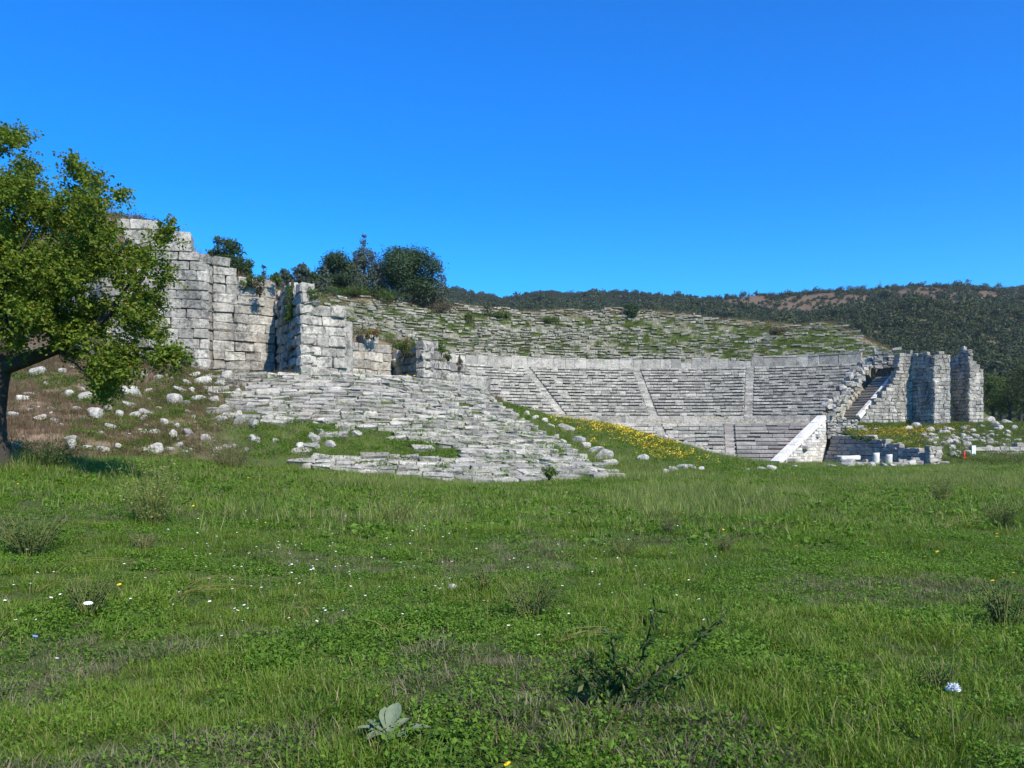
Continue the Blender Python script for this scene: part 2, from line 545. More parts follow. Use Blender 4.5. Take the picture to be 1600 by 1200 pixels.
# ------------------------------------------------------------------ ground and hills
def grid_mesh(name, xs, ys, mat, dz=0.0):
    X, Y = np.meshgrid(xs, ys)
    Z = H(X, Y) + dz
    V = np.stack([X, Y, Z], -1).reshape(-1, 3)
    nx, ny = len(xs), len(ys)
    i = (np.arange(ny - 1)[:, None] * nx + np.arange(nx - 1)[None]).ravel()
    F = np.stack([i, i + 1, i + nx + 1, i + nx], 1)
    return X.ravel(), Y.ravel(), Z.ravel(), V, F


def axis(*parts):
    a = [np.arange(p[0], p[1], p[2]) for p in parts]
    return np.concatenate(a + [[parts[-1][1]]])


def dry_mask(X, Y):
    left = smooth((-9.8 - X + (fbm(X * .5, Y * .5, 61, 3) - .5) * 6) / 3.0) * smooth((Y - Yb(X) + 2) / 4)
    left = left * smooth((np.interp(X, WLX, WLY) + 3 - Y) / 2)
    _, r, th = cav_prof(X, Y)
    crest = smooth((r - 63) / 4) * (Y > np.interp(X, WLX, WLY)) * .8 * smooth((37 - th) / 3)
    crest = np.maximum(crest, ((X < 0) & (Y < 62) & (Y > np.interp(X, WLX, WLY))) * .75)
    return np.clip(np.maximum(left, crest), 0, 1)


def stony_mask(X, Y):
    _, r, th = cav_prof(X, Y)
    ins = (Y > np.interp(X, WLX, WLY)) & (Y > np.interp(X, WRX, WRY))
    lowmid = ins & (r > 22) & (r < 51.5)
    upper = ins & (r >= 51.5) & (r < 66)
    fl = (X < 1.5) & (Y < 64)
    lowmid &= ~fl; upper &= ~fl
    n = fbm(X * .55, Y * .55, 71, 4)
    u = smooth((n - np.interp(th, [-60, 0, 12, 20, 40], [.42, .42, .48, .60, .58])) / .10)
    rub = smooth(1 - ((X - 47) / 7) ** 2 - ((Y - 84) / 9) ** 2) * .7
    return np.clip(np.where(lowmid, 1.0, np.where(upper, u * .9, 0)) + rub, 0, 1)


xs = axis((-320, -60, 13), (-60, -30, 1.5), (-30, 64, .45), (64, 110, 2.5), (110, 420, 14))
ys = axis((-160, -10, 10), (-10, 2, 1.5), (2, 120, .45), (120, 150, 1.2), (150, 250, 5))
X, Y, Z, V, F = grid_mesh('meadow', xs, ys, M['ground'])
me = mesh_raw('ground', V, F.ravel(), np.full(len(F), 4), M['ground'], smooth_=True,
              extra={'dry': dry_mask(X, Y), 'stony': stony_mask(X, Y)})
tag(obj('ground', me), kind='structure')


def hill_bare(X, Y):
    a = 800 + FPX * X / Y
    tt = (Y - 235) / 645
    n = fbm(X * .010, Y * .006, 81, 4)
    topb = smooth((tt - np.interp(a, [1000, 1150, 1250, 1400, 1600], [.74, .48, .30, .32, .44]) + (n - .5) * 1.6) / .22)
    topb = topb * smooth((a - 1040) / 120)
    return np.clip(np.maximum(topb, smooth((n - .70) / .06) * .7), 0, 1)


xs = axis((-700, 1500, 11)); ys = axis((225, 1000, 9), (1000, 1500, 50))
X, Y, Z, V, F = grid_mesh('hills', xs, ys, M['hill'], -0.4)
me = mesh_raw('hills', V, F.ravel(), np.full(len(F), 4), M['hill'], smooth_=True, extra={'dry': hill_bare(X, Y)})
tag(obj('hills', me), kind='structure')

# ------------------------------------------------------------------ scattering (ground cover only)
def scatter(name, P, rotz, scl, idx, sources, label, cat, tilt=0.12, group=None):
    """one 'stuff' object: source meshes placed on points by geometry nodes"""
    n = len(P)
    me = bpy.data.meshes.new(name)
    me.vertices.add(n); me.vertices.foreach_set('co', np.ascontiguousarray(P, np.float32).ravel())
    rot = np.stack([rng.normal(0, tilt, n), rng.normal(0, tilt, n), rotz], 1).astype(np.float32)
    a = me.attributes.new('rot', 'FLOAT_VECTOR', 'POINT'); a.data.foreach_set('vector', rot.ravel())
    a = me.attributes.new('scl', 'FLOAT', 'POINT'); a.data.foreach_set('value', np.asarray(scl, np.float32))
    a = me.attributes.new('idx', 'INT', 'POINT'); a.data.foreach_set('value', np.asarray(idx, np.int32))
    for s in sources:
        for mm in s.materials:
            if mm.name not in [x.name for x in me.materials]: me.materials.append(mm)
    o = obj(name, me)
    c = bpy.data.collections.new(name + '_sources')
    for k, s in enumerate(sources):
        so = bpy.data.objects.new('%s_source_%02d' % (name, k), s)
        c.objects.link(so)
    ng = bpy.data.node_groups.new(name + '_scatter', 'GeometryNodeTree')
    ng.interface.new_socket('Geometry', in_out='INPUT', socket_type='NodeSocketGeometry')
    ng.interface.new_socket('Geometry', in_out='OUTPUT', socket_type='NodeSocketGeometry')
    N = ng.nodes.new; L = ng.links.new
    gi = N('NodeGroupInput'); go = N('NodeGroupOutput')
    mp = N('GeometryNodeMeshToPoints'); ci = N('GeometryNodeCollectionInfo'); ip = N('GeometryNodeInstanceOnPoints')
    ci.inputs['Collection'].default_value = c
    ci.inputs['Separate Children'].default_value = True
    ci.inputs['Reset Children'].default_value = True
    ip.inputs['Pick Instance'].default_value = True

    def na(nm, t):
        x = N('GeometryNodeInputNamedAttribute'); x.data_type = t; x.inputs['Name'].default_value = nm
        return x.outputs['Attribute']
    L(gi.outputs[0], mp.inputs['Mesh']); L(mp.outputs[0], ip.inputs['Points'])
    L(ci.outputs[0], ip.inputs['Instance'])
    L(na('idx', 'INT'), ip.inputs['Instance Index'])
    L(na('rot', 'FLOAT_VECTOR'), ip.inputs['Rotation'])
    L(na('scl', 'FLOAT'), ip.inputs['Scale'])
    L(ip.outputs[0], go.inputs[0])
    md = o.modifiers.new('scatter', 'NODES'); md.node_group = ng
    tag(o, label, cat, group, 'stuff')
    return o


def blades(n, rad, hgt, wid, lean=.5, segs=3, curl=.6, mat=None, name='tuft'):
    """a tuft of grass blades"""
    Vs = []; Fs = []; Ts = []; base = 0
    for i in range(n):
        a = random.uniform(0, 2 * math.pi); rr = rad * math.sqrt(random.random())
        p = np.array([rr * math.cos(a), rr * math.sin(a), -.01])
        d = a + random.gauss(0, .9)
        h = hgt * random.uniform(.45, 1.15); w = wid * random.uniform(.6, 1.3)
        l = lean * random.uniform(.2, 1.4)
        dirh = np.array([math.cos(d), math.sin(d), 0]); side = np.array([-math.sin(d + random.gauss(0, .6)), math.cos(d), 0])
        for s in range(segs + 1):
            u = s / segs
            q = p + dirh * h * l * (u ** (1 + curl)) + np.array([0, 0, h * (u - .30 * l * u * u)])
            ww = w * (1 - u ** 1.5) + .0008
            Vs.append(q - side * ww * .5); Vs.append(q + side * ww * .5)
        for s in range(segs):
            k = base + 2 * s
            Fs.append((k, k + 1, k + 3, k + 2))
        base += 2 * (segs + 1)
        Ts += [random.random()] * (2 * (segs + 1))
    Fs = np.array(Fs)
    return mesh_raw(name, np.array(Vs), Fs.ravel(), np.full(len(Fs), 4), mat, tone=np.array(Ts))


def broad(n, rad, hgt, size, mat, name='weed', flat=.6, asp=.55):
    """low broad-leaved weeds"""
    a = rng.uniform(0, 2 * math.pi, n); rr = rad * np.sqrt(rng.random(n))
    P = np.stack([rr * np.cos(a), rr * np.sin(a), rng.uniform(.0, hgt, n)], 1)
    Nn = np.stack([np.zeros(n), np.zeros(n), np.ones(n)], 1)
    V, t = rhomb_leaves(P, Nn, size, asp=asp, jit=flat)
    return leaf_mesh(name, V, t, mat)


def rosette(n, length, mat, name='rosette'):
    q = Quads()
    for i in range(n):
        a = 2 * math.pi * i / n + random.gauss(0, .25); L_ = length * random.uniform(.6, 1.1)
        w = L_ * random.uniform(.16, .24); up = random.uniform(.15, .8)
        V = []
        for s, (u, ww) in enumerate(((0, .25), (.35, .8), (.7, 1.0), (1, .15))):
            z = L_ * (up * u - .55 * up * u * u) + .005
            x = L_ * u * (1 - .25 * up)
            for sg in (-1, 1):
                V.append((x * math.cos(a) - sg * w * ww * math.sin(a), x * math.sin(a) + sg * w * ww * math.cos(a), z + w * ww * .25))
        q.add(V, [(0, 1, 3, 2), (2, 3, 5, 4), (4, 5, 7, 6)])
    return q.mesh(name, mat, False)


def sample_field(dens, y0, y1, pxl=-260, pxr=1860):
    """points over the ground seen by the camera, dens(Y) per square metre"""
    Ys = np.arange(y0, y1, .5)
    out = []
    for yy in Ys:
        xl = (pxl - 800) / FPX * yy - 5; wd = (pxr - pxl) / FPX * yy + 10
        n = rng.poisson(dens(yy) * wd * .5)
        if n:
            Yv = yy + rng.random(n) * .5
            Xv = xl + rng.random(n) * wd
            out.append(np.stack([Xv, Yv], 1))
    return np.concatenate(out)


def in_meadow(X, Y):
    t = (Y - Yb(X)) / (Yt(X) - Yb(X))
    w = np.where(X < 8, (t < .02) | (X > edgeX(np.clip(t, 0, 1)) + .2), True)
    ter = parodos_sd(X, Y) < -.3
    _, r, th = cav_prof(X, Y)
    return w & (ter | (X < 28)) & (Y < 90) & ~((r < 60) & (r > 22) & (Y > 67) & (Y > np.interp(X, WRX, WRY)))


def pts3(XY, dz=0.0):
    return np.stack([XY[:, 0], XY[:, 1], H(XY[:, 0], XY[:, 1]) + dz], 1)


near_src = [blades(80, .16, .085, .006, .9, mat=M['grass']), blades(70, .15, .065, .0075, 1.0, mat=M['grass']),
            blades(80, .18, .12, .005, .8, mat=M['grass']), blades(55, .15, .09, .006, 1.0, mat=M['dull']),
            broad(90, .16, .07, .028, M['weed']), broad(70, .17, .05, .042, M['weed'], asp=.35), rosette(10, .11, M['weed']),
            broad(90, .15, .09, .024, M['weed'])]
XY = sample_field(lambda y: np.interp(y, [2.5, 5, 10, 15, 21], [85, 85, 50, 30, 2]), .5, 21)
XY = XY[in_meadow(XY[:, 0], XY[:, 1])]
n = len(XY)
drift = fbm(XY[:, 0] * .8, XY[:, 1] * .8, 91, 4)
bare = fbm(XY[:, 0] * .55 + 9, XY[:, 1] * .55, 95, 4)
u = rng.random(n)
idx = np.where(bare > .60, 3, np.where(drift > .52, np.where(u < .45, 4, np.where(u < .65, 5, np.where(u < .78, 6, np.where(u < .9, 7, 0)))),
               np.where(u < .33, 0, np.where(u < .58, 1, np.where(u < .8, 2, np.where(u < .90, 7, 4))))))
idx = np.where((idx == 3) & (rng.random(n) < .35), 4, idx)
keep = ~((bare > .63) & (rng.random(n) < .2))
XY = XY[keep]; idx = idx[keep]; n = len(XY)
scatter('meadow_grass', pts3(XY), rng.uniform(0, 6.28, n), rng.uniform(.6, 1.25, n) * (.65 + .7 * fbm(XY[:, 0] * 1.1, XY[:, 1] * 1.1, 97, 3)), idx, near_src,
        'low green grass and broad weeds covering the near meadow', 'grass')

far_src = [blades(34, .26, .20, .013, .8, segs=2, mat=M['grass']), blades(30, .26, .16, .016, .9, segs=2, mat=M['grass']),
           blades(34, .24, .22, .010, .6, segs=2, mat=M['tall']), broad(36, .26, .11, .085, M['weed']),
           blades(26, .25, .17, .013, .8, segs=2, mat=M['dull']), blades(30, .22, .34, .008, .5, segs=3, mat=M['tall'])]
XY = sample_field(lambda y: np.interp(y, [12.5, 15, 20, 22, 36, 60, 90], [1, 10, 22, 22, 21, 16, 7]), 12.5, 90)
XY = XY[in_meadow(XY[:, 0], XY[:, 1])]
n = len(XY); u = rng.random(n)
tl = fbm(XY[:, 0] * .22, XY[:, 1] * .22, 101, 4) + np.interp(XY[:, 1], [14, 22, 30, 36, 50], [-.06, -.02, .03, .06, .0]) + np.interp(XY[:, 0], [-14, -4, 4], [.06, 0, -.01])
idx = np.where(tl > .56, np.where(u < .45, 2, np.where(u < .75, 5, np.where(u < .9, 4, 0))),
               np.where(u < .35, 0, np.where(u < .62, 1, np.where(u < .8, 3, np.where(u < .92, 2, 4)))))
scatter('far_meadow_grass', pts3(XY), rng.uniform(0, 6.28, n), rng.uniform(.7, 1.3, n) * (.5 + 1.0 * fbm(XY[:, 0] * .4, XY[:, 1] * .4, 107, 4)), idx, far_src,
        'taller green and straw grass along the far side of the meadow', 'grass')

# dry growth on the left slope, behind the left wall and along the crest
dry_src = [blades(34, .22, .30, .010, .6, segs=2, mat=M['dry']), blades(30, .25, .22, .012, .8, segs=2, mat=M['dry']),
           blades(26, .2, .42, .008, .5, segs=2, mat=M['dry']), blades(30, .25, .22, .012, .8, segs=2, mat=M['grass']),
           broad(40, .25, .16, .07, M['bush'])]
n = 26000
XY = np.stack([rng.uniform(-34, -8.0, n), rng.uniform(16, 43, n)], 1)
t = (XY[:, 1] - Yb(XY[:, 0])) / (Yt(XY[:, 0]) - Yb(XY[:, 0]))
k = (rng.random(n) < dry_mask(XY[:, 0], XY[:, 1]) * .95 + .05) & (t > -.15)
XY = XY[k]; n = len(XY)
g = fbm(XY[:, 0] * .35, XY[:, 1] * .35, 111, 3); u = rng.random(n)
idx = np.where(g > .66, np.where(u < .6, 3, 4), np.where(u < .35, 0, np.where(u < .75, 1, np.where(u < .93, 2, 4))))
scatter('dry_grass', pts3(XY), rng.uniform(0, 6.28, n), rng.uniform(.55, 1.2, n), idx, dry_src,
        'brown dry grass on the rubble slope below the left wall', 'grass')

# grass inside the theatre and on its crest and terraces
n = 120000
XY = np.stack([rng.uniform(-60, 66, n), rng.uniform(43, 150, n)], 1)
_, r, th = cav_prof(XY[:, 0], XY[:, 1])
ins = (XY[:, 1] > np.interp(XY[:, 0], WLX, WLY) + .9) & (XY[:, 1] > np.interp(XY[:, 0], WRX, WRY) + .3)
prob = np.where(ins & (r > 51) & (r < 66), (1 - stony_mask(XY[:, 0], XY[:, 1])) * .8 + .32, 0)
prob = np.where(ins & (r >= 66) & (r < 90), .55, prob)
prob = np.where(ins & (XY[:, 0] < 0) & (XY[:, 1] < 62), .9, prob)
ter = (~ins) & (parodos_sd(XY[:, 0], XY[:, 1]) > .9) & (XY[:, 0] > 28)
prob = np.where(ter, .75, prob)
k = rng.random(n) < prob
XY = XY[k]; r = r[k]; ter = ter[k]; n = len(XY); u = rng.random(n)
dr = dry_mask(XY[:, 0], XY[:, 1]); lw = (XY[:, 0] < 0) & (XY[:, 1] < 62)
idx = np.where(rng.random(n) < np.maximum(dr * .8, lw * .6), np.where(u < .5, 0, 2), np.where(u < .55, 3, np.where(u < .85, 4, 1)))
scatter('terrace_grass', pts3(XY, .05), rng.uniform(0, 6.28, n), rng.uniform(1.0, 2.0, n), idx, dry_src,
        'green and brown grass growing over the upper rows, crest and terraces of the theatre', 'grass')

# turf showing between the rows of the left tiers
n = 17000
XY = np.stack([rng.uniform(-16, 5, n), rng.uniform(29, 56, n)], 1)
t = (XY[:, 1] - Yb(XY[:, 0])) / (Yt(XY[:, 0]) - Yb(XY[:, 0]))
px, py = px_of(XY[:, 0], XY[:, 1], H(XY[:, 0], XY[:, 1]))


def bald(px, py):
    """the grassy hole in the lower left tiers, as seen on the photo"""
    w = (fbm(px * .03, py * .06, 151, 3) - .5) * 34
    return (py + w * .6 > 664 + np.maximum(0, (px - 560)) * .28) & (py < 715 + w * .2) & (px > 385) & (px + w < 725 - (716 - py) * .9)


k = (t > 0) & (t < 1.02) & (XY[:, 0] < edgeX(np.clip(t, 0, 1)) + .3)
k &= (bald(px, py) & (rng.random(n) < .9)) | (rng.random(n) < np.where(t < .6, .30, .12) + .5 * smooth((-12 - XY[:, 0]) / 2))
XY = XY[k]; n = len(XY)
tuft_s = [blades(30, .2, .12, .010, .8, segs=2, mat=M['grass']), broad(40, .22, .07, .055, M['weed']), blades(26, .2, .10, .010, .9, segs=2, mat=M['dull'])]
scatter('tier_grass', pts3(XY, .06), rng.uniform(0, 6.28, n), rng.uniform(.8, 1.6, n), rng.choice(3, n, p=[.5, .35, .15]), tuft_s,
        'short green grass between the stones of the low left tiers', 'grass')

# yellow flower carpets
def flower_patch(n, rad, mat):
    a = rng.uniform(0, 6.28, n); rr = rad * np.sqrt(rng.random(n))
    P = np.stack([rr * np.cos(a), rr * np.sin(a), rng.uniform(.12, .3, n)], 1)
    V, t = rhomb_leaves(P, np.tile([0, -.5, 1.], (n, 1)), .078, asp=.95, jit=.35)
    return leaf_mesh('flower_patch', V, t, mat)


fl_src = [flower_patch(9, .3, M['yellow']), flower_patch(6, .3, M['yellow']), flower_patch(7, .28, M['orange'])]
P = []
for (cx, cy, sx, sy, nn) in ((5.8, 54.5, 2.6, 3.4, 200), (7.8, 51.5, 2.6, 4.2, 250), (8.6, 47.5, 2.0, 3.2, 110), (3.6, 57, 1.5, 1.5, 30)):
    P.append(np.stack([rng.normal(cx, sx * .6, nn), rng.normal(cy, sy * .6, nn)], 1))
for (cx, cy, sx, sy, nn) in ((41, 90, 5, 3, 620), (46, 93, 5, 2, 320), (38, 83, 2.4, 2.5, 160)):
    Q = np.stack([rng.normal(cx, sx * .6, nn), rng.normal(cy, sy * .6, nn)], 1)
    P.append(Q[parodos_sd(Q[:, 0], Q[:, 1]) > .8])
for (a, bq, nn) in (((548, 582), (640, 608), 90), ((500, 598), (545, 606), 14)):
    for s in rng.random(nn):
        yy = 43.5 if a[0] > 520 else 41.4
        x_ = a[0] + (bq[0] - a[0]) * s + rng.normal(0, 4)
        P.append(np.array([[(x_ - 800) / FPX * yy, yy + rng.normal(0, .35)]]))
for nn in (240,):
    th_ = np.radians(rng.uniform(-26, 33, nn)); r_ = rng.uniform(53, 66, nn)
    Q = np.stack([CX + r_ * np.sin(th_), CY + r_ * np.cos(th_)], 1)
    P.append(Q[stony_mask(Q[:, 0], Q[:, 1]) < .3])
XY = np.concatenate(P); n = len(XY)
scatter('yellow_flowers', pts3(XY), rng.uniform(0, 6.28, n), rng.uniform(.6, 1.15, n), rng.choice(3, n, p=[.55, .35, .10]), fl_src,
        'carpet of yellow and orange flowers on the mounds and terraces', 'flowers')
mg = [broad(40, .3, .16, .08, M['weed']), blades(30, .25, .2, .012, .8, segs=2, mat=M['grass'])]

# ------------------------------------------------------------------ the theatre
theatre = empty('ancient_theatre', 'big ancient stone theatre whose curved seating rises below the hill crest', 'theatre', (CX, CY + 30, 0))
TH0 = np.array([CX, CY + 30, 0])


def polar(r, th):
    return CX + r * math.sin(th), CY + r * math.cos(th)


ST_MID = [R(-19.7), R(-1.2), R(17.0)]
END_R = [23, 24, 33.8, 35.3, 48.5, 51]
END_T = [24.0, 25.0, 31.4, 29.6, 33.2, 34.5]


def row(name, r, z0, h, run, t0, t1, mat, stairs, keep=1.0, lens=(.8, 1.8), ruin=0.0, slot=.5, keepf=None):
    B = Blocks()
    th = t0
    while th < t1:
        l = random.uniform(*lens); dt = l / r
        mid = th + dt / 2
        hit = [s for s in stairs if abs(mid - s) < (.55 + l / 2) / r]
        if hit:
            s = hit[0]
            if th < s - .6 / r:            # shorten the block to end at the stair
                dt = max((s - .55 / r) - th, .001); l = dt * r; mid = th + dt / 2
            else:
                th = s + .55 / r; continue
        kp = keep if keepf is None else keepf(mid)
        if l > .15 and random.random() < kp:
            jr = random.gauss(0, .012 + .22 * ruin); jz = random.gauss(0, .005 + .10 * ruin)
            cx, cy = polar(r + run / 2 + jr, mid)
            yaw = -mid + random.gauss(0, .006 + .10 * ruin)
            ux_h = l / 2 - .008 - ruin * random.uniform(0, .12)
            if ruin < .01:
                # seat slab with its nosing, on a set-back riser stone
                full = random.random() > slot
                hh = h * random.uniform(.78, .90) if full else h * random.uniform(.52, .68)
                B.yaw(np.array([cx, cy, z0 + h - hh / 2 + jz]), yaw, (ux_h, run / 2 + .06, hh / 2 - .004), ch=.03, j=.012,
                      tilt=random.gauss(0, .003), roll=random.gauss(0, .006))
                if True:
                    bx, by = polar(r + run / 2 + (.12 if full else .42), mid)
                    B.yaw(np.array([bx, by, z0 + (h - hh) / 2]), yaw, (l / 2, run / 2, (h - hh) / 2 + .02), ch=.02, j=.01)
            else:
                hh = h * random.choice((.28, .38, .45, .55, .75))
                zz = float(H(cx, cy)) + .12
                B.yaw(np.array([cx, cy, zz + jz]), yaw, (ux_h, run / 2 * random.uniform(.6, 1.0), hh / 2), ch=.05, j=.035,
                      tilt=random.gauss(0, .05), roll=random.gauss(0, .06))
        th += dt
    if not B.c: return None
    th = t0                              # buried footing course that carries the row
    while th < t1:
        dt = min(4.0 / r, t1 - th); mid = th + dt / 2
        cx, cy = polar(r + run / 2, mid)
        zf = (z0 + h * .3 - .35) if ruin < .01 else float(H(cx, cy)) - .25
        B.yaw(np.array([cx, cy, zf]), -mid, (dt * r / 2 + .04, run * .25, .12), ch=.02, j=0)
        th += dt
    return B.build(name, mat, theatre, TH0)


def locpar(o):
    o.location = (0, 0, 0)
    return o


def fixpar(o):
    # the mesh origin sits on the parent
    if o is not None: o.location = (0, 0, 0)


# lower block of seats
for k in range(10):
    r = 24 + k * .98
    te = R(np.interp(r, END_R, END_T)) - .012
    fixpar(row('seat_row', r, -.6 + k * .435, .435, .98, R(-62), R(13.0) , M['brown' if k < 0 else 'seat'], [R(-1.2), R(13.2)], slot=.12, lens=(1.0, 2.0)))
    fixpar(row('seat_row', r, -.6 + k * .435, .435, .98, R(13.0) + .8 / r, te, M['brown'], [], slot=.15, lens=(1.2, 2.4)))
# walk and orthostate band below the middle block
B = Blocks()
th = R(-68)
while th < R(29.4):
    l = random.uniform(1.5, 2.9); r = 35.3; dt = l / r; mid = th + dt / 2
    cx, cy = polar(r + .25, mid)
    hh = .92 if random.random() > .06 else .55
    B.yaw(np.array([cx, cy, 3.75 + hh / 2]), -mid, (l / 2 - .01, .25, hh / 2), ch=.02, j=.008)
    cx, cy = polar(34.55, mid)
    if random.random() < .8:
        B.yaw(np.array([cx, cy, 3.70]), -mid, (l / 2 - .02, .75, .12), ch=.03, j=.02)
    th += dt
fixpar(B.build('lower_parapet', M['seat'], theatre, TH0))
for k in range(16):
    r = 35.6 + k * .8
    te = R(np.interp(r, END_R, END_T)) + random.uniform(-.006, .004)
    fixpar(row('seat_row', r, 4.68 + k * .433, .433, .8, R(-72), te, M['seat'], ST_MID, slot=.74, lens=(.5, 1.35)))
# upper parapet wall with door gaps and broken slabs
B = Blocks(); th = R(-74); CUT1 = 0
while th < R(33.3):
    l = random.uniform(1.1, 2.6); r = 48.9; dt = l / r; mid = th + dt / 2
    deg = math.degrees(mid)
    gap = any(abs(deg - g_) < .75 for g_ in (-21.3, -1.9))
    if deg > -21.3 and not CUT1:      # a door gap splits the wall
        fixpar(B.build('upper_parapet', M['seat'], theatre, TH0)); B = Blocks(); CUT1 = 1
    if deg > -1.9 and CUT1 == 1:
        fixpar(B.build('upper_parapet', M['seat'], theatre, TH0)); B = Blocks(); CUT1 = 2
    if not gap:
        hh = 1.32 * random.uniform(.97, 1.03)
        if 2 < deg < 9 and random.random() < .45: hh *= random.uniform(.45, .75)
        if 9 < deg < 17 and random.random() < .3: hh *= random.uniform(.6, .9)
        cx, cy = polar(r + random.gauss(0, .02), mid)
        B.yaw(np.array([cx, cy, 11.58 + hh / 2]), -mid, (l / 2 - .012, .2, hh / 2), ch=.03, j=.012, roll=random.gauss(0, .02))
        if random.random() < .75 and hh > 1.2:
            cx, cy = polar(r + .1, mid)
            B.yaw(np.array([cx, cy, 11.58 + hh + .09]), -mid, (l / 2 - .02, .34, .085), ch=.03, j=.02, tilt=random.gauss(0, .01))
    th += dt
fixpar(B.build('upper_parapet', M['seat'], theatre, TH0))


def upkeep(mid):
    d = math.degrees(mid)
    n_ = float(fbm(np.array(d * .16), np.array(K_ROW * .35), 131, 3))
    base = np.interp(d, [-70, -35, -5, 8, 14, 20, 34], [.50, .60, .74, .68, .46, .26, .22])
    return base + (n_ - .5) * 1.3


for K_ROW in range(20):
    r = 51.2 + K_ROW * .8
    te = R(np.interp(K_ROW, [0, 10, 19], [35.0, 34, 30]))
    o = row('seat_row', r, 0, .50, .8, R(-78), te, M['old'], [], ruin=.34, keepf=upkeep, lens=(.35, 1.7))
    fixpar(o)
# stairways between the wedges of the middle block and the lower block
for si, (ths, r0, z0, n_, run, h, mt) in enumerate([(s, 35.6, 4.68, 16, .8, .433, M['seat']) for s in ST_MID] +
                                                   [(R(-1.2), 24, -.6, 10, .98, .435, M['seat']), (R(13.2), 24, -.6, 10, .98, .435, M['brown'])]):
    B = Blocks()
    for k in range(n_):
        for q in (0, 1):
            r = r0 + run * (k + q * .5)
            cx, cy = polar(r + run / 2, ths)
            top = z0 + h * (k + (q + 1) * .5)
            B.yaw(np.array([cx, cy, top - .2]), -ths + random.gauss(0, .01), (.50, run / 2 + .02, .2), ch=.03, j=.025, tilt=random.gauss(0, .012))
    fixpar(B.build('stairway', mt, theatre, TH0))

# white end wall of the lower block: sloping coping over a masonry face
endw = empty('end_wall', 'white sloping end wall at the right edge of the lower seating', 'wall', (29, 89, -.8))
B = Blocks()
e0 = np.array([27.4, 86.6]); e1 = np.array([34.9, 93.7]); fr = np.array([31.6, 87.2])
dv = (e1 - e0) / np.hypot(*(e1 - e0)); LL = np.hypot(*(e1 - e0)); yaw = math.atan2(dv[1], dv[0])
slope = math.atan2(4.9, LL)
for i in range(6):
    s = (i + .5) / 6
    q = e0 + dv * LL * s
    B.yaw(np.array([q[0], q[1], -.75 + 4.95 * s + .12]), yaw, (LL / 12 / math.cos(slope) - .01, .50, .26), tilt=slope, ch=.03, j=.01, tone=.9)
B.build('coping', M['clean'], endw); endw.children[0].location = (-29, -89, .8)
B = Blocks()
wall_run(B, (27.75, 86.2), (35.25, 93.3), .6, -1.2, lambda s: -.80 + 4.85 * s / 10.3 - .1, .30, (.4, 1.0), ch=.02, j=.012)
wall_run(B, (35.25, 93.3), (34.2, 94.6), .6, -1.2, lambda s: 3.9, .30, (.4, .9), ch=.02, j=.012)
o = B.build('masonry_face', M['clean'], endw); o.location = (-29, -89, .8)

# ------------------------------------------------------------------ right retaining wall, staircase and buttresses
rw = empty('retaining_wall', 'tall pale retaining wall with two dark sided buttresses right of the seating', 'wall', (50, 101, 3.5))
RW0 = np.array([50, 101, 3.5])


def part(B, name, mat, par, p0):
    me = B.mesh(name, mat); shift_mesh(me, p0)
    return obj(name, me, par)


B = Blocks()
def top_face(s):
    return np.interp(s, [0, .3, 5.4, 5.7, 6.5, 7.4], [4.3, 4.6, 9.7, 11.8, 12.6, 12.7]) + random.uniform(-.15, .15)
wall_run(B, (41.7, 99.7), (48.9, 101.5), 1.0, 3.0, top_face, .42, (.5, 1.2), ch=.04, j=.03)
part(B, 'wall_face', M['wall'], rw, RW0); B = Blocks()
wall_run(B, (50.6, 102.4), (55.3, 104.9), 1.0, 3.0, lambda s: 11.5 + random.uniform(-.4, .4), .45, (.5, 1.2), ch=.04, j=.03)
part(B, 'wall_face', M['wall'], rw, RW0); B = Blocks()
wall_run(B, (57.0, 105.6), (60.5, 107.5), 1.0, 3.0, lambda s: np.interp(s, [0, 3.5], [7, 4.2]), .45, (.5, 1.2), ch=.04, j=.03)
part(B, 'wall_face', M['wall'], rw, RW0)
B = Blocks()
wall_run(B, (45.5, 104.6), (48.8, 103.4), .9, 10.8, lambda s: 13.4 - .1 * s + random.uniform(-.6, .5), .42, (.5, 1.2), ch=.06, j=.05, gap=.12, proud=.15)
part(B, 'broken_wall_top', M['wall'], rw, RW0)


def buttress(name, bl, fl, fr_, br, z0, tops, mat, par, p0, course=.45, lens=(.5, 1.1), gap=.0, ch=.05, j=.03, proud=.05):
    """bl back-left, fl front-left, fr front-right, br back-right, tops: functions for left side, front, right side"""
    B = Blocks()
    wall_run(B, fl, fr_, .6, z0, tops[1], course, lens, gap, ch, j, proud)
    v = np.array(fl) - np.array(bl); v = v / np.hypot(*v)
    wall_run(B, bl, np.array(fl) - v * .0, .55, z0 + .01, tops[0], course, lens, gap, ch * 1.5, j * 1.5, proud * 2.2)
    wall_run(B, fr_, br, .55, z0 + .02, tops[2], course, lens, gap, ch, j, proud)
    # rubble core, well inside the faces
    c = (np.array(bl) + np.array(fl) + np.array(fr_) + np.array(br)) / 4
    w = np.hypot(*(np.array(fr_) - np.array(fl))); d = np.hypot(*(np.array(bl) - np.array(fl)))
    yaw = math.atan2(fr_[1] - fl[1], fr_[0] - fl[0])
    zt = min(tops[0](d * .7), tops[1](w * .5)) - .7
    B.yaw(np.array([c[0], c[1], (z0 + zt) / 2]), yaw, (max(w / 2 - .35, .15), max(d / 2 - .35, .2), (zt - z0) / 2), ch=.1, j=.03)
    return part(B, name, mat, par, p0)


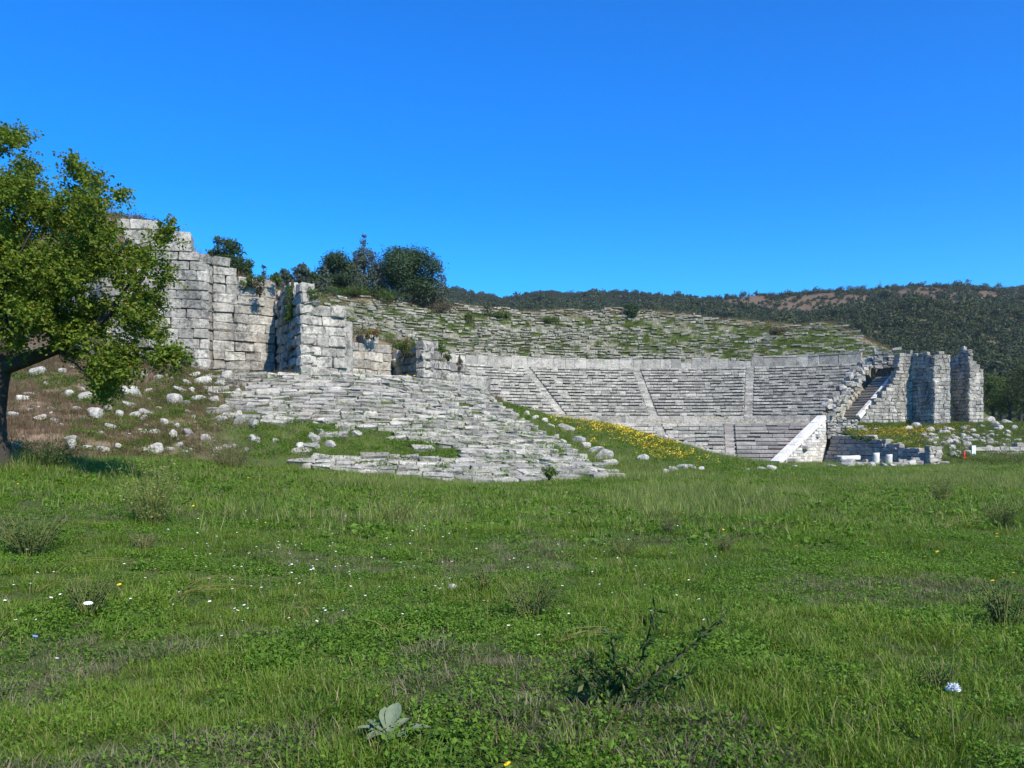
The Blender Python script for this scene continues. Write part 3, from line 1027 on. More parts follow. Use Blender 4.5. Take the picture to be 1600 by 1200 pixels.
rj = lambda a: random.uniform(-a, a)
buttress('buttress', (48.8, 101.5), (50.0, 98.5), (52.1, 98.9), (52.3, 103.2), 2.8,
         (lambda s: np.interp(s, [0, .6, 3.2], [11.9, 12.4, 12.1]) + rj(.15), lambda s: 12.1 + rj(.2), lambda s: 11.8), M['wall'], rw, RW0)
buttress('buttress', (55.3, 105), (56.2, 102.2), (58.2, 102.7), (58.4, 106.4), 2.6,
         (lambda s: np.interp(s, [0, 1.3, 1.6, 2.2, 2.8], [11.8, 12.7, 13.5, 12.9, 12.6]) + rj(.12), lambda s: np.interp(s, [0, .5, 1.2, 2.0], [12.1, 11.8, 10.9, 10.4]) + rj(.1),
          lambda s: 10.2), M['wall'], rw, RW0)

stairs = empty('stone_staircase', 'dark stone staircase climbing beside the right retaining wall', 'staircase', (43, 103, 4))
S0 = np.array([43, 103, 4.])
B = Blocks(); NS = 17
sa = math.atan2(5.0, 6.6)
for i in range(NS):
    f = i / (NS - 1)
    B.yaw(np.array([40.6 + 6.3 * f, 100.5 + 4.2 * f, 4.25 + 5.5 * f - .11]), sa, (.40, 1.15, .11), ch=.03, j=.012, tilt=rj(.01))
    B.yaw(np.array([40.9 + 6.3 * f, 100.7 + 4.2 * f, 4.25 + 5.5 * f - .5]), sa, (.30, 1.12, .3), ch=.02, j=.0)
part(B, 'steps', M['brown'], stairs, S0)
B = Blocks()
sl = math.atan2(5.5, math.hypot(6.3, 4.0)); sb = math.atan2(4.0, 6.3); LC = math.hypot(6.3, 4.0)
for i in range(7):
    f = (i + .5) / 7
    B.yaw(np.array([41.4 + 6.3 * f, 99.6 + 3.9 * f, 4.5 + 5.5 * f]), sb, (LC / 14 / math.cos(sl) - .01, .26, .26), tilt=sl, ch=.03, j=.015, tone=.95)
part(B, 'side_coping', M['clean'], stairs, S0)

brk = empty('broken_seating_end', 'ragged stone steps between the middle seating and the dark staircase', 'ruin', (40, 102, 5))
B = Blocks()
for i in range(80):
    s = random.random()
    q = np.array([36.6, 97.2]) * (1 - s) + np.array([46.0, 107.0]) * s
    off = random.uniform(-.5, .9)
    q = q + np.array([.7, -.7]) * off
    z = 4.3 + 7.4 * s + .9 - off * .42
    B.yaw(np.array([q[0], q[1], z - .2]), R(48) + rj(.5), (random.uniform(.25, .65), random.uniform(.25, .5), random.uniform(.15, .32)), tilt=rj(.12), roll=rj(.15), ch=.06, j=.04)
wall_run(B, (36.0, 96.6), (44.6, 106.0), .8, 3.8, lambda s: 4.4 + 7.3 * s / 12.7 - .1, .43, (.6, 1.2), ch=.04, j=.03, proud=.12, gap=.05)
part(B, 'stones', M['pale'], brk, np.array([40, 102, 5.]))

# side-entrance wall in shade, with its low grassy mound above
pw = empty('side_entrance_wall', 'dark shaded wall of flat courses under the flowery mound on the right', 'wall', (34, 81, -.9))
B = Blocks()
Lp = math.hypot(3.6, 16.6)
def ptop(s):
    return np.interp(s / Lp, [0, .2, .37, .6, .83, 1], [2.1, 2.4, 2.2, 1.6, .9, .4])
for k in range(8):
    back = k * .16
    wall_run(B, (34.6 + back * .98, 92.6 + back * .2), (38.2 + back * .98, 76.0 + back * .2), .6, -1.1 + k * .42, lambda s, k=k: min(ptop(s), -1.1 + (k + 1.1) * .42), .40, (.4, 1.3), ch=.05, j=.035, proud=.06)
wall_run(B, (38.2, 75.95), (39.6, 76.6), .6, -1.0, lambda s: 1.0, .36, (.4, .8), ch=.05, j=.03)
part(B, 'wall_courses', M['brown'], pw, np.array([34, 81, -.9]))

rbk = empty('broken_back_wall', 'rough low grey wall above the shaded side entrance wall', 'wall', (37, 93, 2.5))
B = Blocks()
wall_run(B, (35.3, 93.1), (40.3, 91.6), .7, 1.9, lambda s: np.interp(s, [0, 2, 3.6, 5], [4.1, 4.2, 3.4, 2.9]) + rj(.2), .3, (.3, .7), ch=.05, j=.04, proud=.1)
part(B, 'rough_courses', M['seat'], rbk, np.array([37, 93, 2.5]))

lw = empty('low_wall', 'long low pale wall at the right edge behind the meadow', 'wall', (48, 79, 0))
B = Blocks()
wall_run(B, (43.6, 78.6), (60.0, 80.2), .8, -.6, lambda s: np.interp(s, [0, 2, 17], [1.0, 1.25, 1.75]), .42, (.9, 2.2), ch=.04, j=.025)
part(B, 'wall_courses', M['pale'], lw, np.array([48, 79, 0.]))

# ------------------------------------------------------------------ left retaining wall
lwl = empty('retaining_wall', 'high weathered block wall with overgrown buttresses behind the left tree', 'wall', (-12, 43, 4.8))
L0 = np.array([-12, 43, 4.8])
LB = dict(course=.49, lens=(.55, 1.5), ch=.042, j=.024, proud=.03, gap=0.0)
def zt(px, py, Y): return CAMZ + (HOR - py) / FPX * Y
ta = ([170, 188, 190, 216, 230, 246, 283, 284, 299, 312, 328], [400, 385, 346, 346, 352, 352, 357, 372, 374, 384, 385])
def topA(s):
    px = 160 + s / 4.9 * 168
    return zt(px, np.interp(px, *ta), 42)
B = Blocks()
wall_run(B, (-20.3, 41.2), (-15.45, 42.4), 1.3, 4.3, topA, **LB)
wall_run(B, (-15.45, 42.4), (-15.4, 43.6), .6, 4.3, lambda s: 11.0, **LB)
wall_run(B, (-24.5, 44.6), (-20.3, 41.2), 1.3, 4.3, lambda s: np.interp(s, [0, 5.4], [9.5, 11.0]), **LB)
part(B, 'wall_section', M['wall'], lwl, L0)
tb = ([328, 330, 355, 358, 375, 395, 410, 430], [400, 398, 404, 420, 430, 432, 437, 437])
def topB(s):
    px = 330 + s / 3.1 * 100
    return zt(px, np.interp(px, *tb), 43.4)
B = Blocks()
wall_run(B, (-15.35, 42.75), (-12.65, 44.5), 1.2, 4.3, topB, **LB)
part(B, 'wall_section', M['wall'], lwl, L0)
buttress('buttress', (-12.7, 44.6), (-10.0, 39.4), (-8.15, 40.8), (-9.4, 46.8), 4.2,
         (lambda s: np.interp(s, [0, 2.5, 5.8], [9.9, 9.6, 8.9]) + rj(.2), lambda s: np.interp(s, [0, 1.0, 1.25, 2.3], [9.1, 8.8, 8.1, 8.1]) + rj(.1), lambda s: np.interp(s, [0, 5], [8.1, 7.6])),
         M['wall'], lwl, L0, course=.5, lens=(.6, 1.3), ch=.06, j=.03, proud=.06)
B = Blocks()
wall_run(B, (-8.9, 46.3), (-6.9, 47.9), 1.0, 4.2, lambda s: np.interp(s, [0, .4, .5, 1.6, 1.65, 2.6], [7.3, 7.4, 7.9, 7.9, 7.4, 7.4]), **LB)
part(B, 'wall_section', M['wall'], lwl, L0)
buttress('buttress', (-7.15, 48.5), (-4.66, 44.2), (-2.0, 48.0), (-2.6, 52.0), 4.0,
         (lambda s: 7.1 + rj(.1), lambda s: np.interp(s, [0, .7, 1.0, 1.6, 2.0, 2.9, 3.2, 4.6], [7.1, 7.0, 6.6, 6.5, 6.1, 6.0, 5.3, 4.9]), lambda s: 4.9),
         M['wall'], lwl, L0, course=.5, lens=(.7, 1.6), ch=.06, j=.03, proud=.05)

# ------------------------------------------------------------------ low stadium tiers
std = empty('stadium_seating', 'low pale tiers of worn stone rows sloping down to the meadow', 'stone seating', (-4, 38, 1))
SD0 = np.array([-4, 38, 1.])
NR = 23
for i in range(NR):
    B = Blocks(); u = (i + .5) / NR
    Xc = -15.6 + random.uniform(-.6, .6); xe = edgeX(u)
    yrow = lambda x: Yb(x) + (Yt(x) - Yb(x)) * u
    while Xc < xe:
        l = random.uniform(.4, 1.25)
        dy = float(yrow(Xc + .5) - yrow(Xc)) / .5
        cs = 1 / math.sqrt(1 + dy * dy)
        xm = Xc + l * cs / 2; ym = float(yrow(xm))
        z = float(H(xm, ym))
        rows_gap = float(Yt(xm) - Yb(xm)) / NR * cs
        px, py = px_of(xm, ym, z)
        pk = .985
        if bald(np.array(px), np.array(py)): pk = .2
        lim = np.interp(py, [595, 640, 690, 735], [325, 350, 400, 480])
        pk *= np.interp(px, [lim - 30, lim + 60], [.0, 1.0])
        if px > 830 and u < .6: pk *= .85
        wl_ = px < 480 or px > 890
        slp = math.atan2(float(H(xm, ym + .3) - H(xm, ym - .3)), .6)
        if random.random() < pk:
            B.yaw(np.array([xm, ym, z + .04 + random.gauss(0, .008)]), math.atan(dy) + random.gauss(0, .05 if wl_ else .015),
                  (l / 2 - (.03 if wl_ else .012), rows_gap / 2 * random.uniform(.80, 1.0), .11), ch=.035, j=.034,
                  tilt=random.gauss(0, .03 if wl_ else .008), roll=slp * .58 + random.gauss(0, .05 if wl_ else .018))
        if px > lim - 30:
            B.yaw(np.array([xm, ym, z - .2]), math.atan(dy), (l / 2 + .05, .1, .06), ch=.01, j=0)
        Xc += l * cs
    if not B.c: continue
    me = B.mesh('seat_row', M['pale']); shift_mesh(me, SD0)
    obj('seat_row', me, std)

# ------------------------------------------------------------------ loose stones
_ico = None


def ico_dirs(sub=3):
    import bmesh
    bm = bmesh.new(); bmesh.ops.create_icosphere(bm, subdivisions=sub, radius=1)
    V = np.array([v.co[:] for v in bm.verts]); F = np.array([[v.index for v in f.verts] for f in bm.faces])
    bm.free(); return V, F


IV, IF = ico_dirs(3)


def boulder_mesh(name, squash, mat):
    k = 6
    N_ = rng.normal(0, 1, (k, 3)); N_ /= np.linalg.norm(N_, axis=1, keepdims=True)
    N_ = np.concatenate([N_, np.array([[1, 0, 0], [-1, 0, 0], [0, 1, 0], [0, -1, 0], [0, 0, 1], [0, 0, -1]]) + rng.normal(0, .18, (6, 3))])
    N_ /= np.linalg.norm(N_, axis=1, keepdims=True)
    h = rng.uniform(.62, 1.0, len(N_))
    d = IV @ N_.T
    r = np.min(np.where(d > .05, h[None] / np.maximum(d, .05), 9), 1)
    r = np.minimum(r, 1.15) + rng.normal(0, .012, len(r))
    V = IV * r[:, None] * np.array(squash)
    return mesh_raw(name, V, IF.ravel(), np.full(len(IF), 3), mat, tone=np.full(len(V), random.random()))


boul = [boulder_mesh('boulder', (1, random.uniform(.6, .95), random.uniform(.45, .8)), M['rock']) for _ in range(14)]
DEP = np.concatenate([np.arange(9, 60, .05), np.arange(60, 150, .25)])


def ground_at(px, py, lo=9.0):
    """first ground point met along the line of sight of a photo pixel"""
    Yv = DEP[DEP >= lo]
    Xv = (px - 800) / FPX * Yv; Zv = CAMZ + (HOR - py) / FPX * Yv
    hit = np.nonzero(Zv <= H(Xv, Yv))[0]
    i = hit[0] if len(hit) else len(Yv) - 1
    return np.array([Xv[i], Yv[i], float(H(Xv[i], Yv[i]))])


def stone(px, py, wpx, label, group, lo=14, kind='boulder', dz=.14):
    p = ground_at(px, py, lo)
    o = bpy.data.objects.new(kind, random.choice(boul)); COL.objects.link(o)
    s = wpx / 2 / FPX * p[1] * 1.14
    o.scale = (s, s * random.uniform(.8, 1.1), s * random.uniform(.85, 1.2))
    o.location = (p[0], p[1], p[2] + s * dz)
    o.rotation_euler = (rj(.35), rj(.35), random.uniform(0, 6.28))
    return tag(o, label, 'boulder', group)


LS = [(22, 650, 18), (62, 655, 20), (85, 660, 16), (140, 622, 30), (108, 618, 14), (170, 642, 22), (205, 618, 30), (200, 635, 24), (243, 705, 24), (272, 683, 22),
      (293, 680, 22), (240, 678, 18), (225, 676, 16), (173, 670, 18), (150, 652, 28), (185, 650, 20), (112, 697, 22), (110, 688, 18), (137, 702, 18), (161, 706, 20),
      (183, 701, 16), (222, 657, 16), (228, 648, 20), (210, 652, 24), (276, 668, 18), (322, 688, 16), (336, 703, 16), (266, 702, 14), (280, 697, 12), (45, 618, 16),
      (60, 585, 22), (97, 582, 16), (35, 625, 16), (25, 698, 14), (62, 700, 12), (232, 612, 16), (272, 630, 26), (290, 632, 14), (310, 625, 24), (335, 627, 20),
      (290, 600, 18), (318, 600, 24), (345, 603, 22), (280, 612, 24), (300, 612, 16), (352, 640, 18), (345, 657, 18), (375, 660, 22), (372, 648, 14), (395, 666, 20),
      (305, 588, 18), (322, 590, 16), (340, 579, 20), (356, 590, 20), (312, 578, 14), (300, 570, 16), (250, 640, 12), (120, 640, 12), (80, 640, 12), (255, 660, 14),
      (225, 705, 12), (290, 708, 12), (248, 592, 14), (215, 590, 14), (400, 690, 16), (385, 705, 14), (355, 700, 12), (415, 660, 16), (332, 570, 14), (365, 575, 16)]
for (x, y, w) in LS:
    stone(x, y, w, 'pale limestone boulder lying in the dry grass of the left rubble slope', 'boulders on the left rubble slope')
for i in range(62):
    stone(random.uniform(15, 400), random.uniform(575, 705), random.uniform(6, 11), 'small pale stone half sunk in the dry grass of the left rubble slope', 'small stones on the left rubble slope', kind='stone')
for i in range(34):
    s = random.random()
    stone(325 + 75 * s + rj(14), 582 + 40 * s + rj(16), random.uniform(8, 16), 'broken pale block tumbled at the left end of the low tiers', 'broken blocks left of the low tiers', lo=24, kind='stone')
for (x, y, w) in ((609, 687, 14), (485, 680, 14), (500, 676, 14), (492, 688, 22), (540, 672, 20), (556, 680, 16), (395, 688, 18), (690, 662, 12), (430, 690, 10), (515, 696, 20), (470, 700, 18)):
    stone(x, y, w, 'pale block lying loose in the grass patch of the low tiers', 'loose blocks in the grass patch of the tiers', lo=26, kind='stone')
ED = [(885, 672, 26), (860, 668, 14), (850, 660, 16), (905, 690, 20), (915, 698, 18), (930, 705, 26), (945, 716, 26), (868, 684, 14), (880, 692, 12), (835, 655, 14), (952, 728, 26), (822, 648, 12)]
for (x, y, w) in ED:
    stone(x, y, w, 'flat pale slab at the grassy right edge of the low tiers', 'slabs along the right edge of the low tiers', lo=30, kind='stone_slab', dz=.1)
stone(1005, 719, 18, 'single white boulder at the foot of the yellow flower mound', None, lo=30)
for (x, y, w) in ((1040, 741, 12), (1052, 738, 16), (1066, 735, 18), (1080, 733, 18), (1095, 736, 14), (1168, 738, 10), (1190, 737, 14), (1205, 736, 14), (1222, 734, 12), (1240, 733, 12)):
    stone(x, y - 2, w, 'low stone in the broken line where the meadow meets the stage', 'low stones along the far meadow edge', lo=40, kind='stone')
for i in range(26):
    s = random.random()
    stone(1030 + 110 * s + rj(3), 684 + 32 * s + rj(2.5), random.uniform(6, 12), 'grey rubble stone at the broken foot of the lower seating', 'rubble at the foot of the lower seating', lo=62, kind='stone')
# rubble heap right of the terrace
for i in range(122):
    s = random.random()
    x = 1445 + 130 * s + rj(16); y = 690 - 6 * s + random.gauss(0, 11) + (x - 1490) * .06
    if y < 668: y = 668 + random.random() * 8
    stone(x, y, random.uniform(6, 13), 'grey tumbled block in the rubble heap below the right buttresses', 'tumbled blocks below the buttresses', lo=66, kind='stone', dz=.12)
for (x, y, w) in ((1545, 660, 16), (1555, 665, 14), (1572, 664, 16), (1585, 672, 14), (1560, 672, 18), (1590, 690, 14), (1478, 728, 16), (1420, 672, 14), (1432, 668, 16), (1405, 697, 12), (1388, 693, 12)):
    stone(x, y, w, 'pale stone on the green ground around the right buttresses', 'stones on the right terrace', lo=66, kind='stone')
for (x, y, w) in ((1325, 736, 22), (1345, 737, 16), (1362, 739, 14), (1410, 733, 16), (1380, 738, 14), (1395, 738, 12), (1425, 730, 16), (1438, 728, 16), (1300, 733, 14)):
    stone(x, y, w, 'white stone among the stage ruins in front of the shaded wall', 'loose stones of the stage ruins', lo=60, kind='stone', dz=.5)

# stage ruins: column stubs, pedestal
def column_stub(px, py, hm, label):
    p = at(px, py, 72); p[2] = float(H(p[0], p[1]))
    e = empty('column_stub', label, 'column stub', tuple(p), 'column stubs of the stage ruins')
    q = Quads(); n = 5
    path = [(rj(.015), rj(.015), hm * i / n) for i in range(n + 1)] + [(0, 0, hm + .001)]
    V, F = tube(path, [.30, .29, .285, .28, .275, .27, .01], 14, .03); q.add(V, F)
    obj('shaft', q.mesh('shaft', M['clean']), e)
    B = Blocks(); B.yaw(np.array([0, 0, .02]), .3, (.42, .42, .12), ch=.03, j=.01)
    obj('base', B.mesh('base', M['clean']), e)


column_stub(1369, 726, 1.25, 'taller white column stub, left one of the two in the stage ruins')
column_stub(1389, 727, 1.15, 'white column stub, right one of the two in the stage ruins')
p = at(1326, 735, 70); p[2] = float(H(p[0], p[1]))
e = empty('altar_block', 'white table shaped stone block at the front of the stage ruins', 'stone block', tuple(p))
B = Blocks(); B.yaw(np.array([0, 0, .85]), .1, (.85, .4, .22), ch=.06, j=.04, tilt=.03); obj('slab', B.mesh('slab', M['clean']), e)
B = Blocks(); B.yaw(np.array([0.1, 0, .25]), .15, (.42, .33, .42), ch=.06, j=.04); obj('support', B.mesh('support', M['clean']), e)
for (px, py, w, hgt) in ((1350, 728, 1.5, .35), (1405, 729, 1.6, .4), (1425, 725, 1.6, .5), (1372, 733, 2.2, .25)):
    p = at(px, py, 72.5); p[2] = float(H(p[0], p[1]))
    B = Blocks()
    B.yaw(np.array([0, 0, hgt / 2]), rj(.2), (w / 2, .35, hgt / 2 + .1), ch=.05, j=.03)
    B.yaw(np.array([w * .2, .1, hgt + .22]), rj(.4), (w / 5, .25, .14), ch=.05, j=.03)
    o = B.build('foundation_block', M['pale']); o.location = p
    tag(o, 'low foundation block in the stage ruins beside the column stubs', 'stone block', 'foundation blocks of the stage ruins')

# red post and white board by the low wall
p = at(1506.5, 727, 76); p[2] = float(H(p[0], p[1]))
e = empty('barrier_post', 'short red barrier post in front of the low wall', 'post', tuple(p))
q = Quads(); V, F = tube([(0, 0, 0), (0, 0, .58), (.02, 0, .66), (.02, 0, .67)], [.10, .09, .06, .005], 10); q.add(V, F)
obj('post', q.mesh('post', M['rednet']), e)
B = Blocks(); B.yaw(np.array([0, 0, .04]), 0, (.24, .24, .05), ch=.02, j=0); obj('foot', B.mesh('foot', M['rednet']), e)
p = at(1521.5, 723, 77); p[2] = float(H(p[0], p[1]))
e = empty('information_board', 'narrow white board standing before the low wall', 'board', tuple(p))
B = Blocks(); B.yaw(np.array([0, 0, .62]), -.2, (.17, .03, .40), ch=.01, j=0); obj('panel', B.mesh('panel', M['panel']), e)
B = Blocks(); B.yaw(np.array([-.1, .07, .35]), -.2, (.02, .02, .45), ch=.005, j=0); B.yaw(np.array([.12, .03, .35]), -.2, (.02, .02, .45), ch=.005, j=0)
obj('legs', B.mesh('legs', M['panel']), e)

# ------------------------------------------------------------------ trees
def clump_leaves(centres, radii, n_per, size, asp=.55, flat=.8, shell=.55, squash=.85, jit=.7):
    Vs = []; Ts = []
    for c, r in zip(centres, radii):
        n = int(n_per * r * r)
        d = rng.normal(0, 1, (n, 3)); d /= np.linalg.norm(d, axis=1, keepdims=True)
        rad = r * (shell + (1 - shell) * rng.random(n)) ** 1.0
        rad *= 1 + .35 * (rng.random(n) ** 4)
        P = np.array(c) + d * rad[:, None] * np.array([1, 1, squash])
        V, t = rhomb_leaves(P, d + np.array([0, 0, .4]), size, asp=asp, jit=jit)
        Vs.append(V); Ts.append(t)
    return np.concatenate(Vs), np.concatenate(Ts)


# --- the big tree at the left edge
TY = 20.0
tp = at(-12, 725, TY); tp[2] = float(H(tp[0], TY))
bt = empty('broadleaf_tree', 'leafy green tree with a dark leaning trunk at the left edge', 'tree', tuple(tp))
q = Quads()
def pxp(x, y, dY=0.0):
    return at(x, y, TY + dY) - tp
trunk = [np.array([0, 0, -.25]), pxp(-16, 690), pxp(-14, 645), pxp(-8, 600), pxp(2, 560), pxp(0, 500, .1), pxp(-8, 430, .1), pxp(0, 340, .0), pxp(15, 260)]
V, F = tube(trunk, [.50, .37, .31, .29, .27, .18, .12, .06, .014], 12, .06); q.add(V, F)
limbs = [([(0, 575, 0), (40, 562, -.1), (80, 548, -.2), (125, 525, -.3), (170, 490, -.4), (205, 440, -.4)], [.22, .175, .15, .12, .08, .03]),
         ([(125, 525, -.3), (180, 545, -.5), (235, 545, -.6), (265, 550, -.6)], [.08, .06, .04, .015]),
         ([(2, 540, 0), (50, 480, .3), (90, 420, .5), (115, 350, .5), (128, 270, .4)], [.15, .09, .05, .03, .008]),
         ([(-5, 470, .1), (-60, 420, .4), (-110, 360, .5)], [.14, .08, .03]),
         ([(-5, 560, 0), (-70, 520, -.6), (-140, 470, -.8)], [.15, .1, .04]),
         ([(60, 470, .3), (120, 430, .9), (190, 390, 1.1), (240, 375, 1.0)], [.07, .045, .025, .008]),
         ([(20, 500, 0), (10, 440, -1.0), (40, 380, -1.5), (60, 340, -1.5)], [.08, .045, .025, .008]),
         ([(90, 545, -.2), (120, 570, -.7), (150, 600, -.8)], [.04, .022, .008])]
for pth, rad in limbs:
    V, F = tube([pxp(*a) for a in pth], rad, 8, .06); q.add(V, F)
obj('trunk', q.mesh('trunk', M['bark']), bt)
cl = [(20, 235, 34), (50, 265, 36), (5, 290, 50), (40, 320, 46), (-40, 300, 60), (-90, 380, 70), (125, 275, 26), (145, 290, 26), (120, 320, 40), (152, 328, 26), (184, 306, 8),
      (95, 360, 42), (140, 370, 48), (172, 372, 26), (212, 402, 24), (246, 372, 16), (262, 366, 10), (20, 385, 62), (70, 410, 58), (120, 425, 56), (170, 425, 52), (215, 425, 36), (240, 410, 22),
      (-50, 440, 70), (10, 460, 60), (60, 480, 52), (110, 490, 50), (160, 485, 50), (205, 480, 44), (238, 470, 24), (40, 520, 34), (130, 540, 36), (170, 545, 38), (205, 530, 34), (236, 526, 24),
      (155, 580, 28), (180, 575, 26), (158, 603, 17), (215, 565, 24), (245, 560, 22), (268, 565, 18), (280, 558, 10), (-110, 480, 60), (-60, 520, 46), (-130, 400, 60), (0, 350, 50), (258, 440, 14), 
      (80, 330, 14), (12, 218, 16),  (100, 520, 26), (-10, 530, 26), (90, 535, 24), (60, 505, 34), (30, 548, 16), (115, 556, 20), (145, 590, 18), (160, 618, 10), (172, 598, 18), (190, 590, 18), (70, 450, 40), (30, 420, 40)]
cs = []; rs = []
for (x, y, r) in cl:
    k = max(1, int(r / 20))
    for j in range(k + 1):
        dY = rj(1.0) * (2.1 - .6 * (abs(x - 60) / 200))
        cs.append(pxp(x + rj(r * .45), y + rj(r * .45), dY)); rs.append(r * random.uniform(.36, .62) / FPX * TY)
P_ = []; D_ = []
for c, r in zip(cs, rs):
    for k in range(int(14 + 410 * r * r)):
        d = rng.normal(0, 1, 3); d /= np.linalg.norm(d)
        st = c + d * r * random.uniform(.2, .95)
        dr = d * .7 + np.array([0, 0, .55]) + rng.normal(0, .35, 3); dr /= np.linalg.norm(dr)
        l = random.uniform(.18, .5)
        for u in np.linspace(.1, 1, 15):
            P_.append(st + dr * l * u + rng.normal(0, .032, 3) - np.array([0, 0, .12 * u * u * l])); D_.append(dr)
P_ = np.array(P_); D_ = np.array(D_)
V, t = rhomb_leaves(P_, D_ * .3 + np.array([0, 0, .5]), .082, asp=.68, jit=.6)
# stray twigs on the outline
obj('crown', leaf_mesh('crown', V, t, M['tree']), bt)


def tree(name, label, cat, base, hgt, wid, mat, form='round', n=1400, leaf=.3, group=None, trunk_h=.25, lean=0):
    e = empty(name, label, cat, tuple(base), group)
    q = Quads()
    V, F = tube([(0, 0, -.2), (lean * .3, 0, hgt * .3), (lean * .6, 0, hgt * .6), (lean, 0, hgt * .92)], [hgt * .028 + .04, hgt * .022 + .03, hgt * .013 + .02, .015], 7, .05); q.add(V, F)
    cs = []; rs = []
    if form == 'cone':
        lv = 9
        for i in range(lv):
            f = i / (lv - 1)
            z = hgt * (trunk_h + (1 - trunk_h) * f * .97)
            rr = wid * .5 * (1 - f) ** .62 + .22
            k = max(2, int(6 * (1 - f)) + 1)
            a0 = random.random() * 6
            for j in range(k):
                a = a0 + 2 * math.pi * j / k + rj(.4); d = rr * random.uniform(.45, 1.0)
                x, y = d * math.cos(a) + lean * f, d * math.sin(a)
                cs.append((x, y, z - d * .12 + rj(.15))); rs.append(max(.3, rr * random.uniform(.42, .62)))
                if j % 2 == 0:
                    V, F = tube([(lean * f, 0, z - .2), (x * .6, y * .6, z - .1), (x, y, z - d * .1)], [.05, .035, .012], 5); q.add(V, F)
    else:
        for i in range(26):
            d = rng.normal(0, 1, 3); d /= np.linalg.norm(d)
            f = random.uniform(.35, .95)
            cc = np.array([d[0] * wid * .42 * f + lean * .7, d[1] * wid * .42 * f, hgt * (trunk_h + (1 - trunk_h) * .5) + d[2] * hgt * (1 - trunk_h) * .42 * f])
            if form == 'pear' : cc[:2] *= np.interp(cc[2] / hgt, [.15, .5, .75, 1], [.9, 1.05, .75, .28])
            cs.append(cc); rs.append(wid * random.uniform(.12, .22))
            if i % 4 == 0:
                V, F = tube([(lean * .3, 0, hgt * .3), tuple(cc * .6 + np.array([0, 0, hgt * .12])), tuple(cc)], [.07, .04, .012], 5); q.add(V, F)
    obj('trunk', q.mesh('trunk', M['bark']), e)
    tot = sum(r * r for r in rs)
    V, t = clump_leaves(cs, rs, n / tot, leaf, asp=.45, shell=.3, squash=.75)
    obj('crown', leaf_mesh('crown', V, t, mat), e)
    return e


def base_at(px, Y, dz=0.0):
    X = (px - 800) / FPX * Y
    return np.array([X, Y, float(H(X, Y)) + dz])


GP = 'pine trees behind the theatre crest'
tree('pine_tree', 'dark round pine left of the tall pine on the theatre crest', 'tree', base_at(535, 123), 8.4, 8.0, M['pine'], 'pear', 15000, .36, GP, .0)
tree('pine_tree', 'tall slender grey green pine between two dark trees on the crest', 'tree', base_at(569, 124), 10.0, 6.0, M['cedar'], 'cone', 12000, .36, GP, .2)
tree('conifer_tree', 'biggest dark bushy conifer on the crest above the upper seating', 'tree', base_at(636, 124), 9.3, 11.4, M['pine'], 'pear', 24000, .36, GP, -.05)
tree('conifer_tree', 'grey green conifer leaning out at the right of the biggest crest tree', 'tree', base_at(673, 126), 8.0, 5.0, M['cedar'], 'cone', 6500, .34, GP, .1, .4)
tree('pine_tree', 'low dark bush shaped pine rising behind the left wall top', 'tree', base_at(350, 48.5), 3.0, 2.3, M['pine'], 'round', 4200, .2, None, .05)
tree('pine_tree', 'low spreading pine beside the grassy top of the left wall', 'tree', base_at(376, 50), 2.4, 1.8, M['pine'], 'round', 3200, .2, None, .05)
for i, (x, h_, w_) in enumerate(((412, 3.0, 2.2), (430, 3.5, 2.4), (446, 3.8, 2.4), (460, 3.2, 2.2), (475, 3.4, 2.4), (492, 4.2, 2.8), (506, 3.0, 2.4))):
    tree('pine_tree', 'small distant pine in the row showing over the left wall', 'tree', base_at(x, 118 + rj(3), 0), h_ + 1.7, w_ + .6, M['pine'] if i % 2 else M['cedar'], 'pear' if i % 3 else 'cone', 3400, .36, 'row of small pines over the left wall', .05)
tree('oak_tree', 'lone dark shrubby tree on the crest right of the middle', 'tree', base_at(988, 130), 2.9, 2.9, M['pine'], 'round', 2200, .24, None, .05)
tree('oak_tree', 'small dark pointed tree on the crest right of the conifers', 'tree', base_at(762, 126), 2.4, 1.6, M['pine'], 'cone', 500, .24, None, .05)
tree('oak_tree', 'round green shrub tree beside the right foot of the crest conifers', 'tree', base_at(732, 122), 2.0, 2.4, M['bush'], 'round', 600, .24, None, .05)
# low scrub along the crest
for (px, Y, w_, h_, mt, lb) in ((560, 121, 6, 2.0, 'bush', 'green scrub below the tall pine on the crest'), (606, 121, 6, 2.0, 'bush', 'green scrub at the left foot of the biggest conifer'),
                               (690, 124, 5, 2.0, 'heath', 'olive scrub at the right foot of the biggest conifer'), (520, 119, 5, 1.8, 'bush', 'green scrub at the left end of the crest'),
                               (785, 126, 3.5, 1.2, 'bush', 'low green scrub on the crest above the seating gap'), (860, 128, 4, .8, 'bush', 'low flat green scrub on the crest near the middle'),
                               (1215, 124, 3.5, .8, 'heath', 'brown scrub on the right part of the crest')):
    tree('scrub', lb, 'scrub', base_at(px, Y), h_, w_, M[mt], 'round', 2000, .2, None, .0)
for (px, Y, w_, h_, lb) in ((200, 48, 2.6, 1.0, 'brown heath on the earth above the left wall, nearest the tree'), (228, 47, 2.2, .9, 'brown heath on the earth above the left wall top blocks'), (172, 49, 3, 1.3, 'brown heath half hidden by the leafy tree on the wall top')):
    tree('heath_bush', lb, 'bush', base_at(px, Y), h_, w_, M['heath'], 'round', 1500, .12, None, .0)

